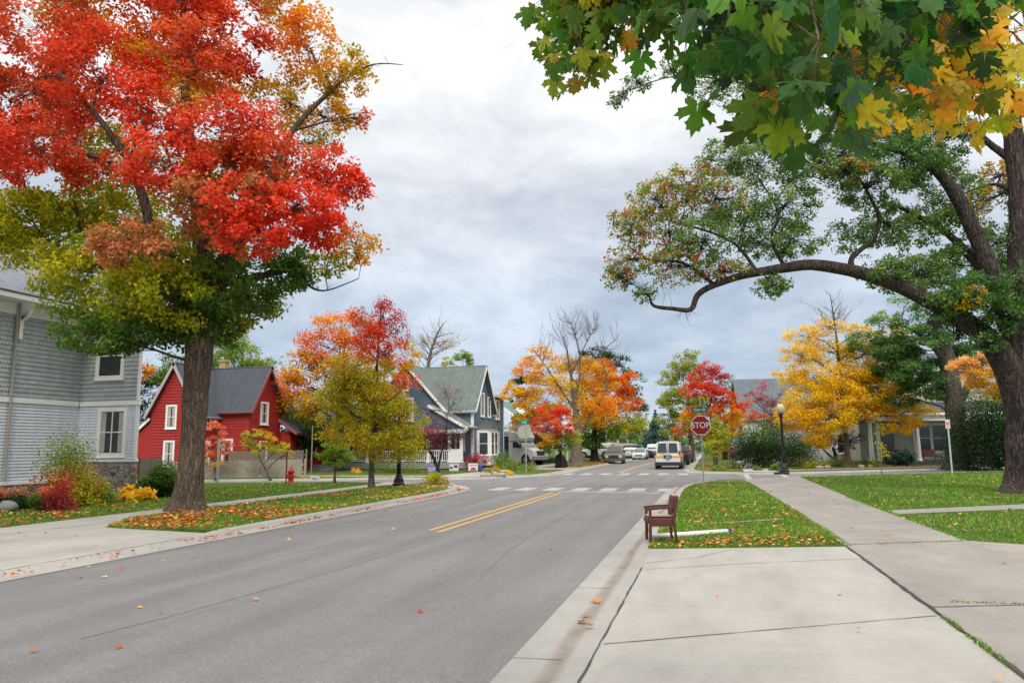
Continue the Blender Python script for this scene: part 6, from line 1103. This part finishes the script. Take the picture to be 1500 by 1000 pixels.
        for y in (-h+.95, h-.95):
            b = MB(); b.tube([(s_*(hw-.20), y, wr), (s_*(hw+.012), y, wr)], [wr+.07, wr+.07], 20); b.build('wheel_arch', BUM, th)
            b = MB(); b.tube([(s_*(hw-.22), y, wr), (s_*(hw-.02), y, wr), (s_*(hw+.03), y, wr)], [wr, wr, wr*.93], 20); wl = b.build('wheel', TYRE, th)
            b = MB(); b.tube([(s_*(hw+.028), y, wr), (s_*(hw+.04), y, wr)], [wr*.62, wr*.5], 14); b.build('rim', RIM, wl)
    b = MB(); b.box(-.16, .16, -h-.03, -h-.0, rear-.45, rear-.30); b.build('number_plate', PLT, th)
    th.location = loc; th.rotation_euler = (0, 0, rz); return th
def copy_tree(o, parent=None):
    c_ = o.copy(); col.objects.link(c_); c_.parent = parent
    for ch in list(o.children): copy_tree(ch, c_)
    return c_
VW = carpaint('white', (.66, .66, .68)); VS = carpaint('silver', (.42, .43, .45)); VT = carpaint('tan', (.15, .13, .105)); VB = carpaint('black', (.02, .022, .028)); VBL = carpaint('navy', (.03, .04, .06)); VR = carpaint('red', (.55, .01, .03))
# white van with the yellow band, seen from behind
p = gp(979, 687, 0); v = car('parked_van', 'white passenger van with yellow band and red tail lights parked by the kerb', 'van', 'van', (p.x, p.y+2.7, 0), 0, VW)
h = 2.7; ch = {c_.name.split('.')[0]: c_ for c_ in v.children}
b = MB()
for s_ in (-1, 1): b.prism([(s_*.06, -h+.035-.0, 1.20), (s_*.74, -h+.035, 1.20), (s_*.66, -h+.11, 1.88), (s_*.10, -h+.11, 1.90)], (0, -.03, 0))
b.build('rear_window', CGL, v)
b = MB(); b.box(-.93, -.19, -h-.035, -h-.018, .86, 1.0); b.box(.19, .93, -h-.035, -h-.018, .86, 1.0); b.build('yellow_band', mat('van_yellow', (.72, .42, .03), .5, .05), v)
for s_ in (-1, 1):
    b = MB(); b.box(s_*.985-.005, s_*.985+.005, -h+.1, h-.7, .86, 1.0); b.build('side_band', mat('van_yellow', (.72, .42, .03)), v)
b = MB(); b.box(-.006, .006, -h-.03, -h+.06, .62, 1.14); b.box(-.010, .010, -h+.0, -h+.04, 1.14, 2.0); b.build('door_seam', BUM, v)
b = MB(); b.box(-.30, .26, -h-.045, -h-.03, .80, 1.04); b.build('plate_recess', BUM, v); b = MB(); b.box(-.14, .16, -h-.05, -h-.046, .84, .96); b.build('number_plate', PLT, v)
b = MB()
for x in (-.75, -.2, 0, .2, .75): b.box(x-.05, x+.05, -h+.12, -h+.2, 2.08, 2.14)
b.build('marker_lights', TL, v)['kind'] = 'stuff'
b = MB(); b.box(-.62, -.58+.34, -h-.032, -h-.028, 1.06, 1.10); b.build('badge', mat('badge_grey', (.2, .2, .22)), v)
# dark vehicles ahead of the van
car('parked_suv', 'black sport utility vehicle parked ahead of the white van', 'car', 'suv', (-2.7, 70.5, 0), 0, VB)
car('parked_suv', 'dark grey sport utility vehicle second ahead of the white van', 'car', 'suv', (-2.5, 78, 0), 0, carpaint('graphite', (.06, .06, .065)))
# oncoming tan four wheel drive and the cars behind it
p = at(897, 676, 73); car('parked_jeep', 'tan sport utility vehicle facing the viewer at the left kerb', 'car', 'suv', (p.x, p.y+2.2, 0), math.pi+.06, VT, cladding=mat('cladding_grey', (.10, .095, .09), .7))
p = at(936, 671, 95); car('parked_sedan', 'white sedan parked facing the viewer behind the tan vehicle', 'car', 'sedan', (p.x, p.y+2, 0), math.pi, VS)
p = at(947, 668, 108); car('parked_sedan', 'silver sedan parked farthest along the left kerb', 'car', 'sedan', (p.x, p.y+2, 0), math.pi, carpaint('pale_silver', (.5, .52, .56)))
for px, d, kd, pt, rz, lb in ((874, 88, 'suv', VW, 80, 'white hatchback on the raised lot beside the maple trunk'), (883, 96, 'sedan', VW, 100, 'white sedan on the raised lot behind the first white car'), (921, 100, 'sedan', VW, 95, 'white low sedan in the middle of the raised lot'), (936, 104, 'suv', VBL, 265, 'dark blue sport utility vehicle in the raised lot'), (955, 108, 'pickup', VW, 275, 'white pickup truck at the right end of the raised lot')):
    p = at(px, 664, d); zz = .11+rise(p.x, p.y); zz = max(zz, .11); car('parked_car', lb, 'car', kd, (p.x, p.y, zz), R(rz), pt, 'cars in the far lot')
p = at(1068, 672, 118); car('parked_car', 'bright red car far away beyond the right sidewalk', 'car', 'sedan', (at(1063, 672, 110).x+1.2, 110, .1), R(85), VR)
p = at(1079, 676, 78); car('parked_car', 'dark maroon car half hidden by the large lilac shrub', 'car', 'suv', (p.x+1.6, p.y, .1), R(85), carpaint('maroon', (.10, .03, .035)))
# cream tow truck or camper on the lot
p = at(907, 660, 112); th = thing('cream_truck', 'cream utility truck with a tall cab on the raised lot', 'truck', (0, 0, 0)); ORG[th.name] = Vector(); CRP = carpaint('cream', (.50, .45, .30))
b = MB(); b.prism([(-2.6, -1, .7), (2.6, -1, .7), (2.6, -1, 1.5), (1.4, -1, 1.6), (1.1, -1, 2.5), (-.2, -1, 2.5), (-.3, -1, 1.7), (-2.6, -1, 1.9)], (0, 2, 0)); b.build('body', CRP, th)
b = MB(); b.prism([(.0, -1.02, 1.65), (1.25, -1.02, 1.65), (1.0, -1.02, 2.3), (.0, -1.02, 2.3)], (0, .01, 0)); b.build('side_window', CGL, th)
for x in (-1.7, 1.7):
    for y in (-.95, .95): b = MB(); b.tube([(x, y-.12, .5), (x, y+.12, .5)], [.48, .48], 16); b.build('wheel', TYRE, th)
b = MB(); b.tube([(-2.2, 0, 1.8), (-3.2, 0, 3.0)], [.12, .08], 6); b.build('boom', CRP, th)
th.location = (p.x, p.y, .11+rise(p.x, p.y)); th.rotation_euler = (0, 0, R(8))
# shuttle bus in the drive, side on, nose to the street
p = at(802, 676, 68); th = thing('shuttle_bus', 'white shuttle bus with tall glass doors parked in the drive beside the blue house', 'bus', (0, 0, 0)); ORG[th.name] = Vector()
b = MB(); b.prism([(-4.6, -1.05, .55), (1.75, -1.05, .55), (1.75, -1.05, 1.7), (1.55, -1.05, 2.25), (2.7, -1.05, 2.15), (2.85, -1.05, 2.5), (2.6, -1.05, 2.9), (1.6, -1.05, 3.02), (-4.6, -1.05, 3.1)], (0, 2.1, 0)); b.build('body', VW, th)
b = MB(); b.prism([(1.7, -.96, .5), (4.5, -.96, .5), (4.58, -.96, .95), (4.45, -.96, 1.3), (3.9, -.96, 1.45), (3.2, -.96, 1.58), (2.6, -.96, 2.2), (1.7, -.96, 2.26)], (0, 1.92, 0)); b.build('cab', VW, th)
b = MB(); b.prism([(1.95, -.98, 1.55), (2.95, -.98, 1.55), (2.5, -.98, 2.1), (1.95, -.98, 2.1)], (0, .01, 0)); b.build('cab_window', CGL, th)
b = MB(); b.prism([(3.16, -.85, 1.64), (3.16, .85, 1.64), (2.62, .85, 2.18), (2.62, -.85, 2.18)], (.03, 0, .03)); b.build('windscreen', CGL, th)
for a0, a1 in ((-.35, .45), (.65, 1.5)):
    b = MB(); b.box(a0, a1, -1.075, -1.055, .66, 2.62); b.build('door_glass', mat('door_glass', (.02, .03, .06), .08, .5, 2, spec=.6), th)
b = MB(); b.box(.46, .64, -1.08, -1.056, .62, 2.66); b.box(-.46, -.36, -1.08, -1.056, .62, 2.66); b.build('door_frame', mat('door_frame_grey', (.35, .37, .42), .5), th)
b = MB(); b.box(-1.6, -.85, -1.07, -1.055, 1.55, 2.6); b.build('side_window', CGL, th)
b = MB(); b.prism([(-4.0, -1.07, 2.78), (1.4, -1.07, 2.78), (1.4, -1.07, 2.86), (-4.0, -1.07, 2.86)], (0, .015, 0)); b.build('trim_line', mat('trim_grey', (.4, .4, .42)), th)
for x in (-3.2, 3.55):
    for s_ in (-1, 1):
        b = MB(); b.tube([(x, s_*.75, .45), (x, s_*.985, .45)], [.55, .55], 20); b.build('wheel_arch', BUM, th)
        b = MB(); b.tube([(x, s_*.7, .44), (x, s_*1.0, .44)], [.44, .44], 20); wl = b.build('wheel', TYRE, th); b = MB(); b.tube([(x, s_*1.0, .44), (x, s_*1.02, .44)], [.26, .22], 12); b.build('rim', RIM, wl)
b = MB(); b.box(4.4, 4.65, -.98, .98, .45, .75); b.build('front_bumper', mat('bumper_grey', (.2, .2, .21)), th)
for s_ in (-1, 1): b = MB(); b.box(4.32, 4.57, s_*.75-.18, s_*.75+.2, .98, 1.2); b.build('headlight', HL, th)
b = MB(); b.box(4.45, 4.59, -.5, .5, .85, 1.25); b.build('grille', BUM, th)
b = MB(); b.box(2.95, 3.1, -1.3, -1.0, 1.55, 1.9); b.build('wing_mirror', BUM, th)
th.location = (p.x-4.55, p.y+2.2, .1); th.rotation_euler = (0, 0, R(-30));
